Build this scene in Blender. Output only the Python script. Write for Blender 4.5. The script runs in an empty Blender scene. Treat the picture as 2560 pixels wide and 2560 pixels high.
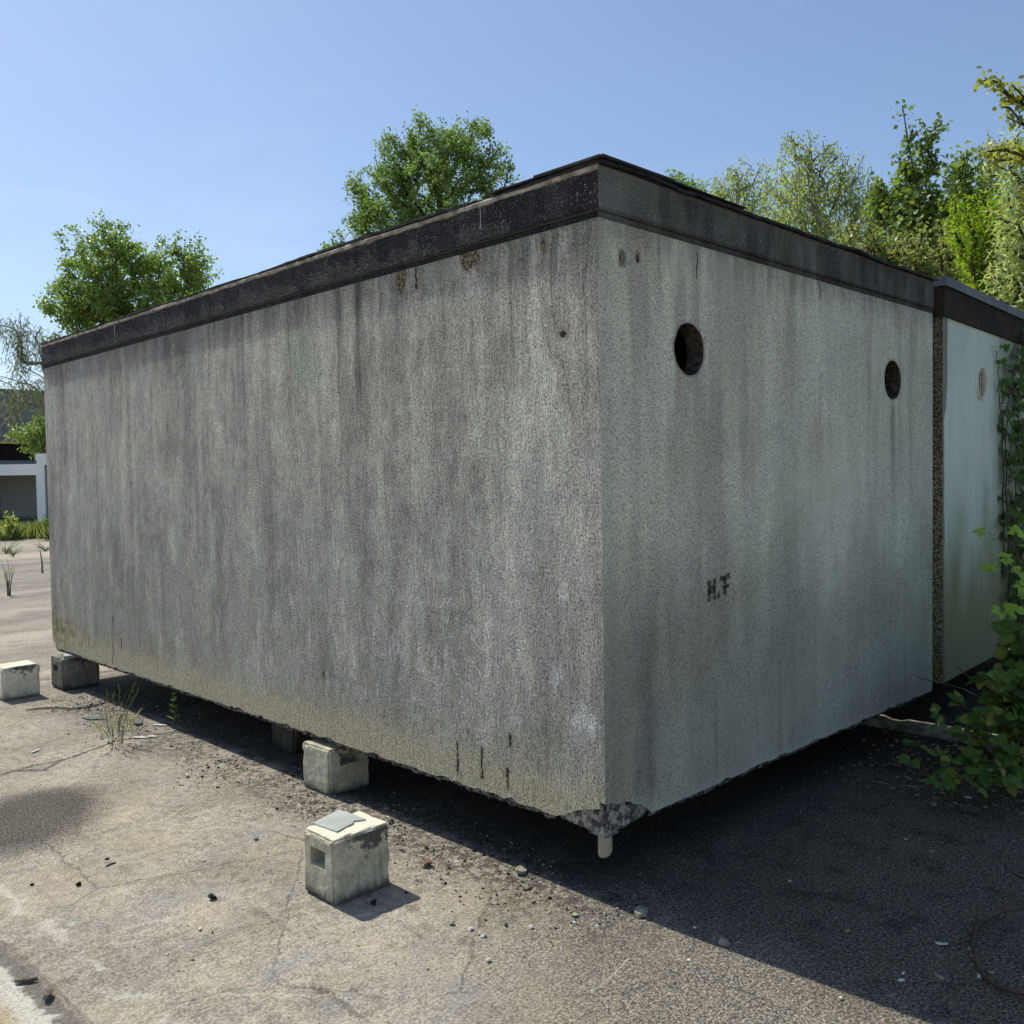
import bpy, bmesh, math, random
import numpy as np
from mathutils import Vector, Matrix, noise as mnoise
from mathutils.geometry import tessellate_polygon

SC = bpy.context.scene
COL = SC.collection
ZB = 0.28                      # underside of the garages above the ground

# ------------------------------------------------------------------ camera numbers
F = 2323.45
CP = Vector((-2.6474, -2.2043, 1.3290 + ZB))
YAW, PIT, ROL = 0.7907664, -0.0360743, -0.0155446
_f = Vector((math.cos(PIT)*math.cos(YAW), math.cos(PIT)*math.sin(YAW), math.sin(PIT)))
_r = Vector((math.sin(YAW), -math.cos(YAW), 0))
_u = _r.cross(_f)
CR = _r*math.cos(ROL) + _u*math.sin(ROL)
CU = -_r*math.sin(ROL) + _u*math.cos(ROL)
CF = _f
def ray(px, py):
    return CF + CR*((px-1280)/F) - CU*((py-1280)/F)
def gp(px, py, z=0.0):         # point on the ground seen at a place of the photo
    d = ray(px, py); return CP + d*((z-CP.z)/d.z)
def at(px, py, D):             # point at horizontal distance D
    d = ray(px, py); return CP + d*(D/math.hypot(d.x, d.y))
def onx(px, py, x=0.0):
    d = ray(px, py); return CP + d*((x-CP.x)/d.x)

# ------------------------------------------------------------------ node helper
class V:
    def __init__(s, g, sock): s.g, s.s = g, sock
    def __add__(a, b): return a.g.m('ADD', a, b)
    def __radd__(a, b): return a.g.m('ADD', a, b)
    def __sub__(a, b): return a.g.m('SUBTRACT', a, b)
    def __rsub__(a, b): return a.g.m('SUBTRACT', b, a)
    def __mul__(a, b): return a.g.m('MULTIPLY', a, b)
    def __rmul__(a, b): return a.g.m('MULTIPLY', a, b)
    def __truediv__(a, b): return a.g.m('DIVIDE', a, b)
    def __neg__(a): return a.g.m('MULTIPLY', a, -1.0)
class G:
    def __init__(s, name):
        s.mat = bpy.data.materials.new(name); s.mat.use_nodes = True
        s.t = s.mat.node_tree; s.t.nodes.clear()
        s.out = s.t.nodes.new('ShaderNodeOutputMaterial')
    def n(s, ty, **kw):
        nd = s.t.nodes.new(ty)
        for k, v in kw.items(): setattr(nd, k, v)
        return nd
    def set(s, sock, v):
        if isinstance(v, V): s.t.links.new(v.s, sock)
        elif isinstance(v, (tuple, list)) and sock.type == 'RGBA' and len(v) == 3: sock.default_value = (*v, 1)
        else: sock.default_value = v
    def m(s, op, a, b=0.0, c=None):
        nd = s.n('ShaderNodeMath', operation=op)
        s.set(nd.inputs[0], a); s.set(nd.inputs[1], b)
        if c is not None: s.set(nd.inputs[2], c)
        return V(s, nd.outputs[0])
    def mx(s, a, b): return s.m('MAXIMUM', a, b)
    def mn(s, a, b): return s.m('MINIMUM', a, b)
    def ab(s, a): return s.m('ABSOLUTE', a)
    def clamp(s, a):
        nd = s.n('ShaderNodeClamp'); s.set(nd.inputs[0], a); return V(s, nd.outputs[0])
    def ss(s, a, lo, hi, o0=0.0, o1=1.0):
        nd = s.n('ShaderNodeMapRange', interpolation_type='SMOOTHSTEP')
        if hi < lo: lo, hi, o0, o1 = hi, lo, o1, o0
        for i, v in enumerate((a, lo, hi, o0, o1)): s.set(nd.inputs[i], v)
        return V(s, nd.outputs[0])
    def pos(s):
        nd = s.n('ShaderNodeTexCoord'); return V(s, nd.outputs['Object'])
    def xyz(s, v):
        nd = s.n('ShaderNodeSeparateXYZ'); s.set(nd.inputs[0], v)
        return [V(s, o) for o in nd.outputs]
    def vec(s, x, y, z):
        nd = s.n('ShaderNodeCombineXYZ')
        for i, v in enumerate((x, y, z)): s.set(nd.inputs[i], v)
        return V(s, nd.outputs[0])
    def scale(s, v, k):
        nd = s.n('ShaderNodeMapping'); s.set(nd.inputs['Vector'], v)
        nd.inputs['Scale'].default_value = k if isinstance(k, (tuple, list)) else (k, k, k)
        return V(s, nd.outputs[0])
    def noise(s, v, sc=1.0, det=3.0, rough=0.5, off=0.0, dist=0.0):
        if (max(sc) if isinstance(sc, (tuple, list)) else sc) > 40: det = min(det, 2)
        det = min(det, 4)
        if isinstance(sc, (tuple, list)): v = s.scale(v, sc); sc = 1.0
        nd = s.n('ShaderNodeTexNoise')
        if off:
            ad = s.n('ShaderNodeVectorMath', operation='ADD'); s.set(ad.inputs[0], v)
            ad.inputs[1].default_value = (off, off*0.7, off*1.3); v = V(s, ad.outputs[0])
        s.set(nd.inputs['Vector'], v); nd.inputs['Scale'].default_value = sc
        nd.inputs['Detail'].default_value = det; nd.inputs['Roughness'].default_value = rough
        nd.inputs['Distortion'].default_value = dist
        return V(s, nd.outputs[0])
    def voro(s, v, sc=1.0, feat='F1', rnd=1.0, out='Distance'):
        if isinstance(sc, (tuple, list)): v = s.scale(v, sc); sc = 1.0
        nd = s.n('ShaderNodeTexVoronoi', feature=feat); s.set(nd.inputs['Vector'], v)
        nd.inputs['Scale'].default_value = sc; nd.inputs['Randomness'].default_value = rnd
        return V(s, nd.outputs[out])
    def mix(s, f, a, b, mode='MIX'):
        nd = s.n('ShaderNodeMix', data_type='RGBA', blend_type=mode)
        s.set(nd.inputs[0], f); s.set(nd.inputs[6], a); s.set(nd.inputs[7], b)
        return V(s, nd.outputs[2])
    def mulc(s, c, f):          # colour times a float
        return s.mix(1.0, c, s.vec(f, f, f), 'MULTIPLY')
    def seg(s, x, y, a, b):     # distance to a segment
        dx, dy = b[0]-a[0], b[1]-a[1]; L2 = dx*dx+dy*dy
        t = s.clamp(((x-a[0])*dx + (y-a[1])*dy)*(1.0/L2))
        ex, ey = (x-a[0]) - t*dx, (y-a[1]) - t*dy
        return s.m('SQRT', ex*ex + ey*ey)
    def poly(s, x, y, pts):
        r = None
        for a, b in zip(pts, pts[1:]):
            d = s.seg(x, y, a, b); r = d if r is None else s.mn(r, d)
        return r
    def box(s, x, y, x0, x1, y0, y1):   # signed-ish distance, <0 inside
        cx, cy = (x0+x1)/2, (y0+y1)/2; hx, hy = abs(x1-x0)/2, abs(y1-y0)/2
        return s.mx(s.ab(x-cx)-hx, s.ab(y-cy)-hy)
    def ell(s, x, y, cx, cy, rx, ry):   # elliptical distance in metres, <0 inside
        u, v = (x-cx)*(1/rx), (y-cy)*(1/ry)
        return (s.m('SQRT', u*u + v*v) - 1.0)*min(rx, ry)
    def attr(s, name):
        nd = s.n('ShaderNodeAttribute', attribute_name=name); return V(s, nd.outputs['Color']), V(s, nd.outputs['Alpha'])
    def bump(s, h, dist, strength=1.0):
        nd = s.n('ShaderNodeBump'); s.set(nd.inputs['Height'], h)
        nd.inputs['Distance'].default_value = dist; nd.inputs['Strength'].default_value = strength
        return V(s, nd.outputs[0])
    def bsdf(s, col, rough=0.9, nrm=None, spec=0.25, metal=0.0, **kw):
        nd = s.n('ShaderNodeBsdfPrincipled')
        s.set(nd.inputs['Base Color'], col); s.set(nd.inputs['Roughness'], rough)
        s.set(nd.inputs['Specular IOR Level'], spec); s.set(nd.inputs['Metallic'], metal)
        if nrm is not None: s.set(nd.inputs['Normal'], nrm)
        for k, v in kw.items(): s.set(nd.inputs[k], v)
        return V(s, nd.outputs[0])
    def end(s, sh):
        s.t.links.new(sh.s, s.out.inputs[0]); return s.mat
M = {}

# ------------------------------------------------------------------ materials
def mat_left():
    g = G('left_wall_render'); P = g.pos(); x, y, z = g.xyz(P)
    fine = g.noise(P, (150, 150, 105), 3, .7)
    grain = g.noise(P, 330, 1, .6, 3)
    ridge = g.noise(P, (75, 75, 22), 3, .65, 7, .8)
    wv = g.noise(P, 2.2, 3, .6, 77)
    yw = y + (wv-.5)*.10
    Q = g.vec(x, yw, z)
    streak = g.noise(Q, (4.5, 4.5, .55), 5, .66, 11)
    streak2 = g.noise(Q, (17, 17, 1.5), 4, .7, 21)
    cloud = g.noise(P, 1.1, 5, .65, 5)
    mott = g.noise(P, (9, 9, 6), 4, .7, 13)
    t = streak*.32 + streak2*.18 + cloud*.36 + mott*.20 - .02
    col = g.mix(g.ss(t, .37, .67), (.262, .247, .214), (.72, .69, .59))
    dirt = g.ss(cloud*.5 + g.noise(P, (3.2, 3.2, 1.7), 4, .65, 31)*.5 + g.ss(z, 1.7, .5)*.13, .52, .72)
    col = g.mix(dirt*.55, col, (.235, .222, .205))
    col = g.mulc(col, 1.0 + g.ss(y, 1.6, .0)*.16*g.ss(z, .5, 1.6))
    top = g.ss(z + g.noise(Q, (10, 10, 1.3), 4, .65, 41)*.55, 2.28, 2.62)
    col = g.mulc(col, 1.0 - top*.45)
    drip = g.ss(g.noise(Q, (13, 13, .45), 4, .6, 51), .55, .70)*g.ss(z, .9, 2.1)
    col = g.mulc(col, 1.0 - drip*.5)
    bt = g.ss(g.noise(P, (2.6, 2.6, 1), 3, .6, 53), .48, .62)*g.ss(z, 1.4, 2.2)*g.ss(y, 1.6, 3.5)
    col = g.mix(bt*.25, col, (.25, .26, .28))
    bl = g.ss(g.noise(Q, (12, 12, 4.5), 5, .72, 61)+g.noise(P, 1.7, 2, .5, 63)*.3, .72, .88)*g.ss(z, 1.35, .6)*g.ss(y, 4.5, 2.0)
    col = g.mix(bl*.6, col, (.78, .77, .73))
    bl2 = g.ss(g.ab(g.noise(P, (5, 5, 3.4), 4, .7, 64, .8)-.5), .022, .0)*g.ss(z, 1.1, .5)*g.ss(y, 2.6, 1.2)*g.ss(g.noise(P, 2.3, 2, .5, 65), .45, .6)
    col = g.mix(bl2*.45, col, (.85, .84, .80))
    for (yy, zz, ry, rz, s_) in ((.20, .88, .028, .06, .55), (.10, .40, .08, .06, .6), (3.57, .85, .045, .04, .35), (.9, 1.0, .025, .16, .35), (.45, .62, .02, .1, .3), (.62, .75, .03, .12, .3)):
        d = ((y-yy)*(1/ry))*((y-yy)*(1/ry)) + ((z-zz)*(1/rz))*((z-zz)*(1/rz)) + g.noise(P, 26, 4, .7, 71+yy)*4.5 - 2.2
        col = g.mix(g.ss(d, 1.3, -.3)*s_, col, (.82, .80, .74))
    d = ((y-2.0)*5)*((y-2.0)*5) + ((z-1.97-(y-2.0)*.5)*6)*((z-1.97-(y-2.0)*.5)*6) + g.noise(P, 9, 3, .6, 73)*1.2 - .6
    col = g.mix(g.ss(d, 1.0, .1)*.22, col, (.20, .42, .28))
    edge = .14 + g.noise(P, 2.6, 3, .6, 81)*.16 - .08
    band = g.ss(z - edge + (g.noise(P, 20, 4, .65, 83)-.5)*.16, .10, -.06)
    tan = g.mix(g.noise(P, 34, 4, .7, 85), (.38, .32, .205), (.80, .71, .50))
    col = g.mix(band*.8, col, tan)
    ln = g.noise(P, 16, 4, .7, 91)
    li = g.ss(g.ab(z-edge-.02-g.ss(y, 5.2, 5.8)*.05) - g.ss(y, 4.6, 5.6)*.07, .05, .0)*g.ss(ln, .46, .62)*g.clamp(g.ss(y, 4.2, 5.2) + g.ss(g.noise(P, 1.7, 2, .5, 93), .50, .62)*.55)
    col = g.mix(li*.75, col, (.30, .235, .045))
    ol = g.ss(z + (g.noise(P, 3, 4, .7, 92)-.5)*.5, .52, .10)
    col = g.mix(ol*.25, col, (.38, .335, .20))
    li2 = g.ss(y, 5.25, 5.7)*g.ss(z, .62, .1)*g.ss(ln, .38, .62)
    col = g.mix(li2*.75, col, (.22, .185, .06))
    wob = (g.noise(P, 30, 4, .7, 95)-.5)*.10
    sp = g.mn(g.ell(y, z, 1.165, 2.245, .036, .07), g.ell(y, z, .70, 2.26, .055, .06)); sp = g.mn(sp, g.ell(y, z, .277, 2.24, .012, .034))
    sp = g.mn(sp, g.ell(y, z, .655, 2.22, .016, .035)) + (g.noise(P, 22, 4, .7, 95)-.5)*.07
    spm = g.ss(sp, .010, -.008)
    rust = g.mix(g.ss(g.noise(P, 70, 3, .65, 97), .40, .62), (.035, .025, .015), (.30, .24, .14))
    col = g.mix(spm*.9, col, rust)
    y_ = y; y = y + (g.noise(P, 24, 3, .65, 98)-.5)*.022
    sl = g.box(y, z, 1.05, 1.063, 2.18, 2.275)
    for b in ((.83, .838, .11, .19), (.826, .84, .05, .11), (.672, .683, .055, .19), (.516, .524, .05, .1), (.513, .53, .09, .135), (.499, .512, .225, .28), (5.743, 5.752, .155, .25), (4.45, 4.463, .16, .235)):
        sl = g.mn(sl, g.box(y, z, *b))
    y = y_
    sl = g.mn(sl, g.ell(y, z, .180, 1.875, .016, .012))
    sl = g.mn(sl, g.ell(y, z, 1.87, .33, .007, .018))
    w2 = (g.noise(P, 60, 3, .6, 99)-.5)*.018
    slm = g.ss(sl + w2, .003, -.003)
    ring = g.ss(sl + wob*.6, .022, .004)
    col = g.mix(ring*.30, col, (.20, .16, .085))
    cr = g.poly(y + (g.noise(P, 25, 3, .6, 101)-.5)*.03, z, ((4.60, .37), (4.615, .3), (4.623, .22), (4.605, .12), (4.625, .03)))
    yc = y + (g.noise(P, 18, 4, .65, 103)-.5)*.06
    cr2 = g.poly(yc, z, ((.275, 2.2), (.317, 2.12), (.298, 2.05), (.23, 1.95), (.2, 1.88)))
    cr3 = g.poly(yc, z, ((.253, 1.85), (.244, 1.81), (.18, 1.77), (.163, 1.68), (.14, 1.56)))
    cp = g.ss(g.noise(P, 13, 2, .5, 105), .42, .55)
    cf = g.mx(g.ss(cr2, .003, .0)*cp*.4, g.ss(cr3, .005, .0)*.5)
    sh_ = g.ss(g.mn(cr2, cr3), .04, .0)*.16
    crm = g.mx(g.ss(cr, .009, .003), cf)
    col = g.mulc(col, 1.0-sh_)
    slm = g.mx(slm, crm)
    col = g.mix(slm*.92, col, (.022, .017, .012))
    gg = fine*.5 + grain*.3 + ridge*.2
    col = g.mulc(col, .36 + g.ss(gg, .39, .61)*1.22)
    chips = g.ss(g.noise(P, 95, 2, .5, 111), .68, .76)
    col = g.mix(chips*.5, col, (.66, .65, .62))
    h = fine*.6 + ridge*.8
    return g.end(g.bsdf(col, .93, g.bump(h, .011), .15))

def mat_right():
    g = G('right_wall_render'); P = g.pos(); x, y, z = g.xyz(P)
    grain = g.noise(P, 260, 1, .6, 3)
    x0_ = x; x = x + (g.noise(P, 2.2, 3, .6, 77)-.5)*.09; Q = g.vec(x, y, z)
    streak = g.noise(Q, (4, 4, .45), 5, .66, 12)
    streak2 = g.noise(Q, (18, 18, 1.8), 4, .65, 22)
    t = streak*.42 + streak2*.16 + g.noise(P, 1.3, 5, .65, 6)*.42
    col = g.mix(g.ss(t, .34, .68), (.60, .57, .415), (.98, .93, .69))
    col = g.mix(g.ss(x, .5, 2.6)*.5, col, g.mix(.6, col, (.70, .74, .56)))
    low = g.ss(z + (g.noise(P, (2.5, 2.5, 1), 4, .6, 33)-.5)*1.3, 1.35, .45)
    col = g.mulc(col, 1.0 - low*.40)
    b = g.ss(g.noise(P, (6, 6, .5), 3, .5, 43) + g.ss(g.ab(x-.33), .5, .0)*.12, .53, .66)*g.ss(z, .9, 1.7)
    col = g.mix(b*.5, col, (.42, .34, .25))
    d2 = g.ss(g.ab(x-.26-(g.noise(P, 4, 3, .6, 45)-.5)*.2), .13, .02)*g.ss(z, 1.05, .55)*g.ss(z, .02, .14)
    col = g.mix(d2*.42, col, (.13, .13, .115))
    gr = g.ss(g.noise(P, (3, 3, .8), 4, .6, 47), .52, .68)*g.ss(z, 1.0, 2.0)
    col = g.mix(gr*.25, col, (.34, .34, .24))
    run = g.ss(g.noise(P, (14, 14, .8), 3, .55, 49), .56, .66)*g.ss(z, .9, .15)
    col = g.mix(run*.4, col, (.24, .20, .15))
    rh = g.ss(g.ab(x-2.54-(g.noise(P, 6, 2, .5, 51)-.5)*.03), .05, .01)*g.ss(z, 1.75, 1.68)*g.ss(z, 1.0, 1.7)
    col = g.mulc(col, 1.0-rh*.4)
    # dark streaks just below the fascia
    tp = g.ss(z + g.noise(P, (12, 12, 1.4), 3, .6, 53)*.5, 2.33, 2.62)
    col = g.mulc(col, 1.0-tp*.5)
    x = x0_
    # pits
    vc = g.xyz(g.voro(P, 170, out='Color'))[0]
    pit = g.ss(g.voro(P, 170), .62, .30)*g.ss(vc, .34, .50)
    vb = g.xyz(g.voro(P, 95, out='Color'))[1]
    pit = g.mx(pit*.8, g.ss(g.voro(P, 95), .45, .20)*g.ss(vb, .62, .70))
    pit2 = g.ss(g.voro(P, 42), .12, .05)*g.ss(g.noise(P, 12, 1, .5, 57), .45, .6)
    pm = g.mx(pit*.66, pit2*.7)*g.ss(g.noise(P, 1.1, 3, .6, 58), .28, .55, .55, 1.0)
    col = g.mulc(col, .80 + g.ss(grain, .35, .65)*.40)
    col = g.mix(pm, col, (.045, .045, .04))
    for hx_ in (.569, 2.543):
        rr_ = g.m('SQRT', (x-hx_)*(x-hx_) + (z-1.846)*(z-1.846)) + (g.noise(P, 40, 3, .7, 68)-.5)*.035
        col = g.mix(g.ss(rr_, .124, .106)*.75, col, (.30, .26, .20))
    # smooth arris strip at the corner
    ar = g.ss(x + (g.noise(P, 30, 2, .5, 59)-.5)*.006, .047, .036)
    col = g.mix(ar*.12, col, (.48, .47, .40))
    ln = g.ss(g.ab(x-.047 + (g.noise(P, 10, 2, .5, 60)-.5)*.008), .006, .002)
    col = g.mulc(col, 1.0-ln*.12*g.ss(g.noise(P, 5, 2, .5, 62), .4, .6))
    wob = (g.noise(P, 34, 4, .7, 61)-.5)*.07
    sp = g.mn(g.ell(x, z, .138, 2.148, .017, .026), g.ell(x, z, .234, 2.168, .011, .016)) + wob*.5
    spm = g.ss(sp, .012, -.004)
    col = g.mix(spm*.8, col, g.mix(grain, (.05, .035, .025), (.22, .17, .12)))
    dk = g.mn(g.box(x, z, .119, .127, 2.12, 2.165), g.box(x, z, .224, .232, 2.15, 2.178))
    cr = g.poly(x, z, ((.631, 2.249), (.635, 2.221), (.626, 2.184), (.63, 2.144)))
    dkm = g.mx(g.ss(dk + wob*.3, .003, -.002), g.ss(cr, .0045, .0015))
    c3 = g.poly(x, z, ((1.675, 2.27), (1.70, 2.235), (1.69, 2.19)))
    dkm = g.mx(dkm, g.ss(c3, .010, .002)*.6)
    col = g.mix(dkm, col, (.012, .010, .009))
    bottom = g.ss(z + (g.noise(P, 20, 3, .6, 63)-.5)*.05, .045, .0)
    col = g.mix(bottom*.5, col, (.5, .48, .38))
    h = g.noise(P, 150, 2, .6, 65)
    return g.end(g.bsdf(col, .92, g.bump(h, .004), .18))

def mat_raw(name='broken_concrete', a=(.10, .09, .07), b=(.50, .47, .39)):
    g = G(name); P = g.pos()
    n1 = g.noise(P, 38, 5, .65, 3); n2 = g.noise(P, 130, 3, .6, 9)
    col = g.mix(g.ss(n1, .42, .60), a, b)
    col = g.mulc(col, .7 + n2*.6)
    return g.end(g.bsdf(col, .95, g.bump(n1 + n2*.5, .02), .15))

def mat_fascia(left):
    g = G('fascia_left_bitumen' if left else 'fascia_right_bitumen'); P = g.pos(); x, y, z = g.xyz(P)
    n = g.noise(P, (7, 7, 2.2), 5, .62, 4); f = g.noise(P, 110, 3, .65, 8)
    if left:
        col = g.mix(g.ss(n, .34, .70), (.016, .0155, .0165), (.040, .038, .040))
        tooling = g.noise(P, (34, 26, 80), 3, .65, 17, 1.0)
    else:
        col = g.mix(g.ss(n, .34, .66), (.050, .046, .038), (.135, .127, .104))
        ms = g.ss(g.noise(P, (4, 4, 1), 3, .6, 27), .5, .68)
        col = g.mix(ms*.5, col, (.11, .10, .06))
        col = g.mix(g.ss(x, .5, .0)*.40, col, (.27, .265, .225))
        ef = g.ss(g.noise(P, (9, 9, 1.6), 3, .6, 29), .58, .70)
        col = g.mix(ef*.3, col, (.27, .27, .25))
        tooling = g.noise(P, 60, 4, .6, 17)
    spk = g.ss(g.voro(P, 95), .26, .13)*g.ss(g.noise(P, 5, 3, .6, 37), .42, .62)*g.ss(g.noise(P, 60, 1, .5, 39), .45, .55)
    col = g.mix(spk*(.85 if left else .75), col, (.66, .64, .58))
    spk2 = g.ss(g.noise(P, 170, 2, .6, 67), .60, .68)
    col = g.mix(spk2*(.35 if left else .45), col, (.42, .40, .36))
    col = g.mulc(col, .6 + f*.8)
    lip = g.ss(z + (g.noise(P, 9, 3, .6, 47)-.5)*.03, 2.443, 2.455)
    col = g.mix(lip*(.95 if left else .12), col, g.mix(f, (.30, .26, .20), (.50, .45, .36)))
    stp = g.ss(z + (g.noise(P, 14, 2, .5, 49)-.5)*.006, 2.320, 2.313)  # lower step of the band darkened in the colour as recess shade
    col = g.mulc(col, 1.0-stp*.35)
    if left:
        line = g.poly(y, z, ((.625, 2.46), (.62, 2.42), (.622, 2.36)))
        line = g.mn(line, g.box(y, z, 4.38, 4.384, 2.38, 2.45))
        col = g.mix(g.ss(line, .003, .001)*.7, col, (.55, .54, .5))
    h = tooling*.9 + f*.5
    return g.end(g.bsdf(col, .88, g.bump(h, .006), .2))

def mat_plain(name, a, b, sc=20, rough=.85, bd=.004, spec=.25, metal=0, det=4, lo=.35, hi=.65, sc2=120):
    g = G(name); P = g.pos()
    n = g.noise(P, sc, det, .6, 2); f = g.noise(P, sc2, 3, .6, 5)
    col = g.mulc(g.mix(g.ss(n, lo, hi), a, b), .8 + f*.4)
    return g.end(g.bsdf(col, rough, g.bump(n + f*.5, bd), spec, metal))

def mat_block(name, a, b, dark=.8):
    g = G(name); P = g.pos(); x, y, z = g.xyz(P)
    n = g.noise(P, 9, 5, .62, 2); f = g.noise(P, 90, 4, .62, 5); pits = g.ss(g.voro(P, 60), .16, .07)
    col = g.mix(g.ss(n, .34, .66), a, b)
    col = g.mulc(col, .74 + f*.5)
    st = g.ss(g.noise(P, (22, 22, 2), 3, .6, 7), .56, .68)*g.ss(z, .24, .1)
    col = g.mix(st*.35, col, (.13, .105, .06))
    foot = g.ss(z + (g.noise(P, (20, 20, 8), 4, .65, 9)-.5)*.09, .055, .005)
    col = g.mix(foot*dark, col, (.03, .026, .02))
    sc_ = g.ss(g.noise(P, (9, 4, 12), 4, .6, 12) + g.ss(z, .15, .235)*.22, .58, .66)*g.ss(x, -.13, -.02)*g.ss(y, -.09, -.10)
    col = g.mix(sc_*.85, col, (.035, .035, .035))
    col = g.mix(pits*.5, col, (.05, .045, .03))
    if name == 'weathered_block':
        col = g.mix(g.ss(z + (n-.5)*.008, .243, .250)*.8, col, (.80, .75, .58))
        red = g.ss(g.noise(P, 42, 3, .7, 31), .50, .58)*g.ss(z, .222, .238)*g.ss(x, -.03, -.07)*g.ss(y, -.075, -.09)
        col = g.mix(red*.7, col, (.40, .12, .09))
    return g.end(g.bsdf(col, .92, g.bump(f + n - pits*.8, .006), .2))

def mat_ground():
    g = G('yard_concrete'); P = g.pos(); x, y, z = g.xyz(P)
    f1 = g.noise(P, 260, 2, .6, 1); f2 = g.noise(P, 90, 4, .65, 3); f3 = g.noise(P, 22, 5, .62, 5); c = g.noise(P, 2.3, 5, .6, 7); c2 = g.noise(P, .55, 4, .6, 9)
    col = g.mix(g.ss(f3*.5+f2*.5, .38, .62), (.215, .188, .150), (.415, .372, .302))
    col = g.mulc(col, .78 + g.ss(c, .3, .7)*.36)
    # sandy yellow and bluish-grey worn patches
    ye = g.ss(g.noise(P, (3.0, 1.6, 1), 4, .62, 11), .50, .66)
    col = g.mix(ye*.30, col, (.46, .385, .25))
    gy = g.ss(g.noise(P, (1.7, 3.5, 1), 5, .65, 13), .52, .66)
    col = g.mix(gy*.5, col, g.mix(f2, (.19, .18, .165), (.34, .33, .31)))
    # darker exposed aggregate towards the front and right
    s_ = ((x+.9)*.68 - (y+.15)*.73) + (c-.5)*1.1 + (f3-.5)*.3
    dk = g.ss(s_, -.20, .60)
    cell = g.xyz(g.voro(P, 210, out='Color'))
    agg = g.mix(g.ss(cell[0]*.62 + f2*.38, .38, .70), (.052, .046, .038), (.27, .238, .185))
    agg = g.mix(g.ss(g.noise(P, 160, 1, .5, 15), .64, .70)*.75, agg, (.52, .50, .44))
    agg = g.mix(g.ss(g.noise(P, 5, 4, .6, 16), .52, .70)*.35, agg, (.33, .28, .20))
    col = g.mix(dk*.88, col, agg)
    # right-hand side: garage shade darkened into the colour, plus mossy patches
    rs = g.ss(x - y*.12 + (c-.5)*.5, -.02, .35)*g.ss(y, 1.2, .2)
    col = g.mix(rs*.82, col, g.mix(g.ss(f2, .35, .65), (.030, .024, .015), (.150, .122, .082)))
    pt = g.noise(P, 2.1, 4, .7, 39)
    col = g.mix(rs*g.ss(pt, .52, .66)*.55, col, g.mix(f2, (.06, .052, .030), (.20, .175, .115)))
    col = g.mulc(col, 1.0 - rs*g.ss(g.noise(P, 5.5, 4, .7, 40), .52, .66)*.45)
    # along the garage: crumbly dirt
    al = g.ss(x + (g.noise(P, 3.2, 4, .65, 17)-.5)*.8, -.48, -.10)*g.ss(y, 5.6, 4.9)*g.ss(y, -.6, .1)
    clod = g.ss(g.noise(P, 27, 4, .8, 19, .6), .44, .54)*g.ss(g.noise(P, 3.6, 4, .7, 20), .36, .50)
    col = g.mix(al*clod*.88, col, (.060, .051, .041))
    un = g.ss(x, -.02, .12)*g.ss(x, 3.6, 3.2)*g.ss(y, 0, .3)*g.ss(y, 6.0, 5.6)  # ground beneath the garage painted darker to stand in for shade
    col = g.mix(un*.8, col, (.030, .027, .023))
    spots = g.ss(g.noise(P, 6.5, 5, .68, 21), .60, .68)*g.ss(x, -1.6, -.3)*g.ss(y, 6, 4.4)
    col = g.mix(spots*.55, col, (.085, .075, .063))
    # old damp stain at the left
    ex, ey = (x+1.24)*(1/.42), (y-2.62)*(1/.44)
    rot = ex*ex + ey*ey - ex*ey*.5 + (g.noise(P, 5, 4, .6, 23)-.5)*1.0 + (f2-.5)*.8
    stn = g.ss(rot, 1.45, .35)
    col = g.mix(stn*.86, col, g.mix(g.ss(f1*.4+f2*.6, .45, .64), (.024, .021, .017), (.15, .13, .105)))
    # far slabs: greyer, with pale bands across
    fr = g.ss(y, 4.6, 6.5)*g.ss(x, 30, 5)
    gcol = g.mix(g.ss(g.noise(P, (1.0, 1.7, 1), 4, .7, 25), .36, .62), (.20, .178, .15), (.335, .295, .24))
    gcol = g.mulc(gcol, .8 + g.ss(f3, .3, .7)*.35)
    col = g.mix(fr*.8, col, gcol)
    yy = y + x*.12 + (g.noise(P, .8, 4, .7, 27)-.5)*3.0 + (g.noise(P, 4, 3, .6, 26)-.5)*.8
    for (a_, w_, k_) in ((8.5, .7, .65), (10.6, .5, .5), (13.3, .35, .35), (21.5, 1.2, .8), (25.5, 2.2, .6), (6.2, .15, .45)):
        col = g.mix(g.ss(g.ab(yy-a_), w_, w_*.3)*k_, col, (.46, .40, .31))
    for a_ in (6.0, 13.9, 20.1):
        col = g.mix(g.ss(g.ab(y + x*.1 + (g.noise(P, 2, 3, .6, 28)-.5)*.25-a_), .09, .02)*.7, col, (.10, .085, .07))
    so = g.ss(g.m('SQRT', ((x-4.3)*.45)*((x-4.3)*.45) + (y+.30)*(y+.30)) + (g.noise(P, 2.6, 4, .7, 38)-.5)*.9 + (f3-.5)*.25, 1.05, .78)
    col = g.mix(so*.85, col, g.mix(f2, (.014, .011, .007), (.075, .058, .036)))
    # cracks
    wx = x + (g.noise(P, 7, 4, .65, 29)-.5)*.10; wy = y + (g.noise(P, 7, 4, .65, 30)-.5)*.10
    p = [gp(*q) for q in ((-200, 1965), (0, 1938), (90, 1915), (180, 1893), (300, 1850), (430, 1830), (560, 1842))]
    cr = g.poly(wx, wy, [(q.x, q.y) for q in p])
    p2 = [gp(*q) for q in ((30, 1930), (110, 1925), (170, 1895))]
    cr = g.mn(cr, g.poly(wx, wy, [(q.x, q.y) for q in p2]))
    p3 = [gp(*q) for q in ((-120, 2290), (0, 2352), (70, 2415), (160, 2495), (235, 2575), (330, 2680))]
    c3 = g.poly(wx, wy, [(q.x, q.y) for q in p3])
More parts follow.
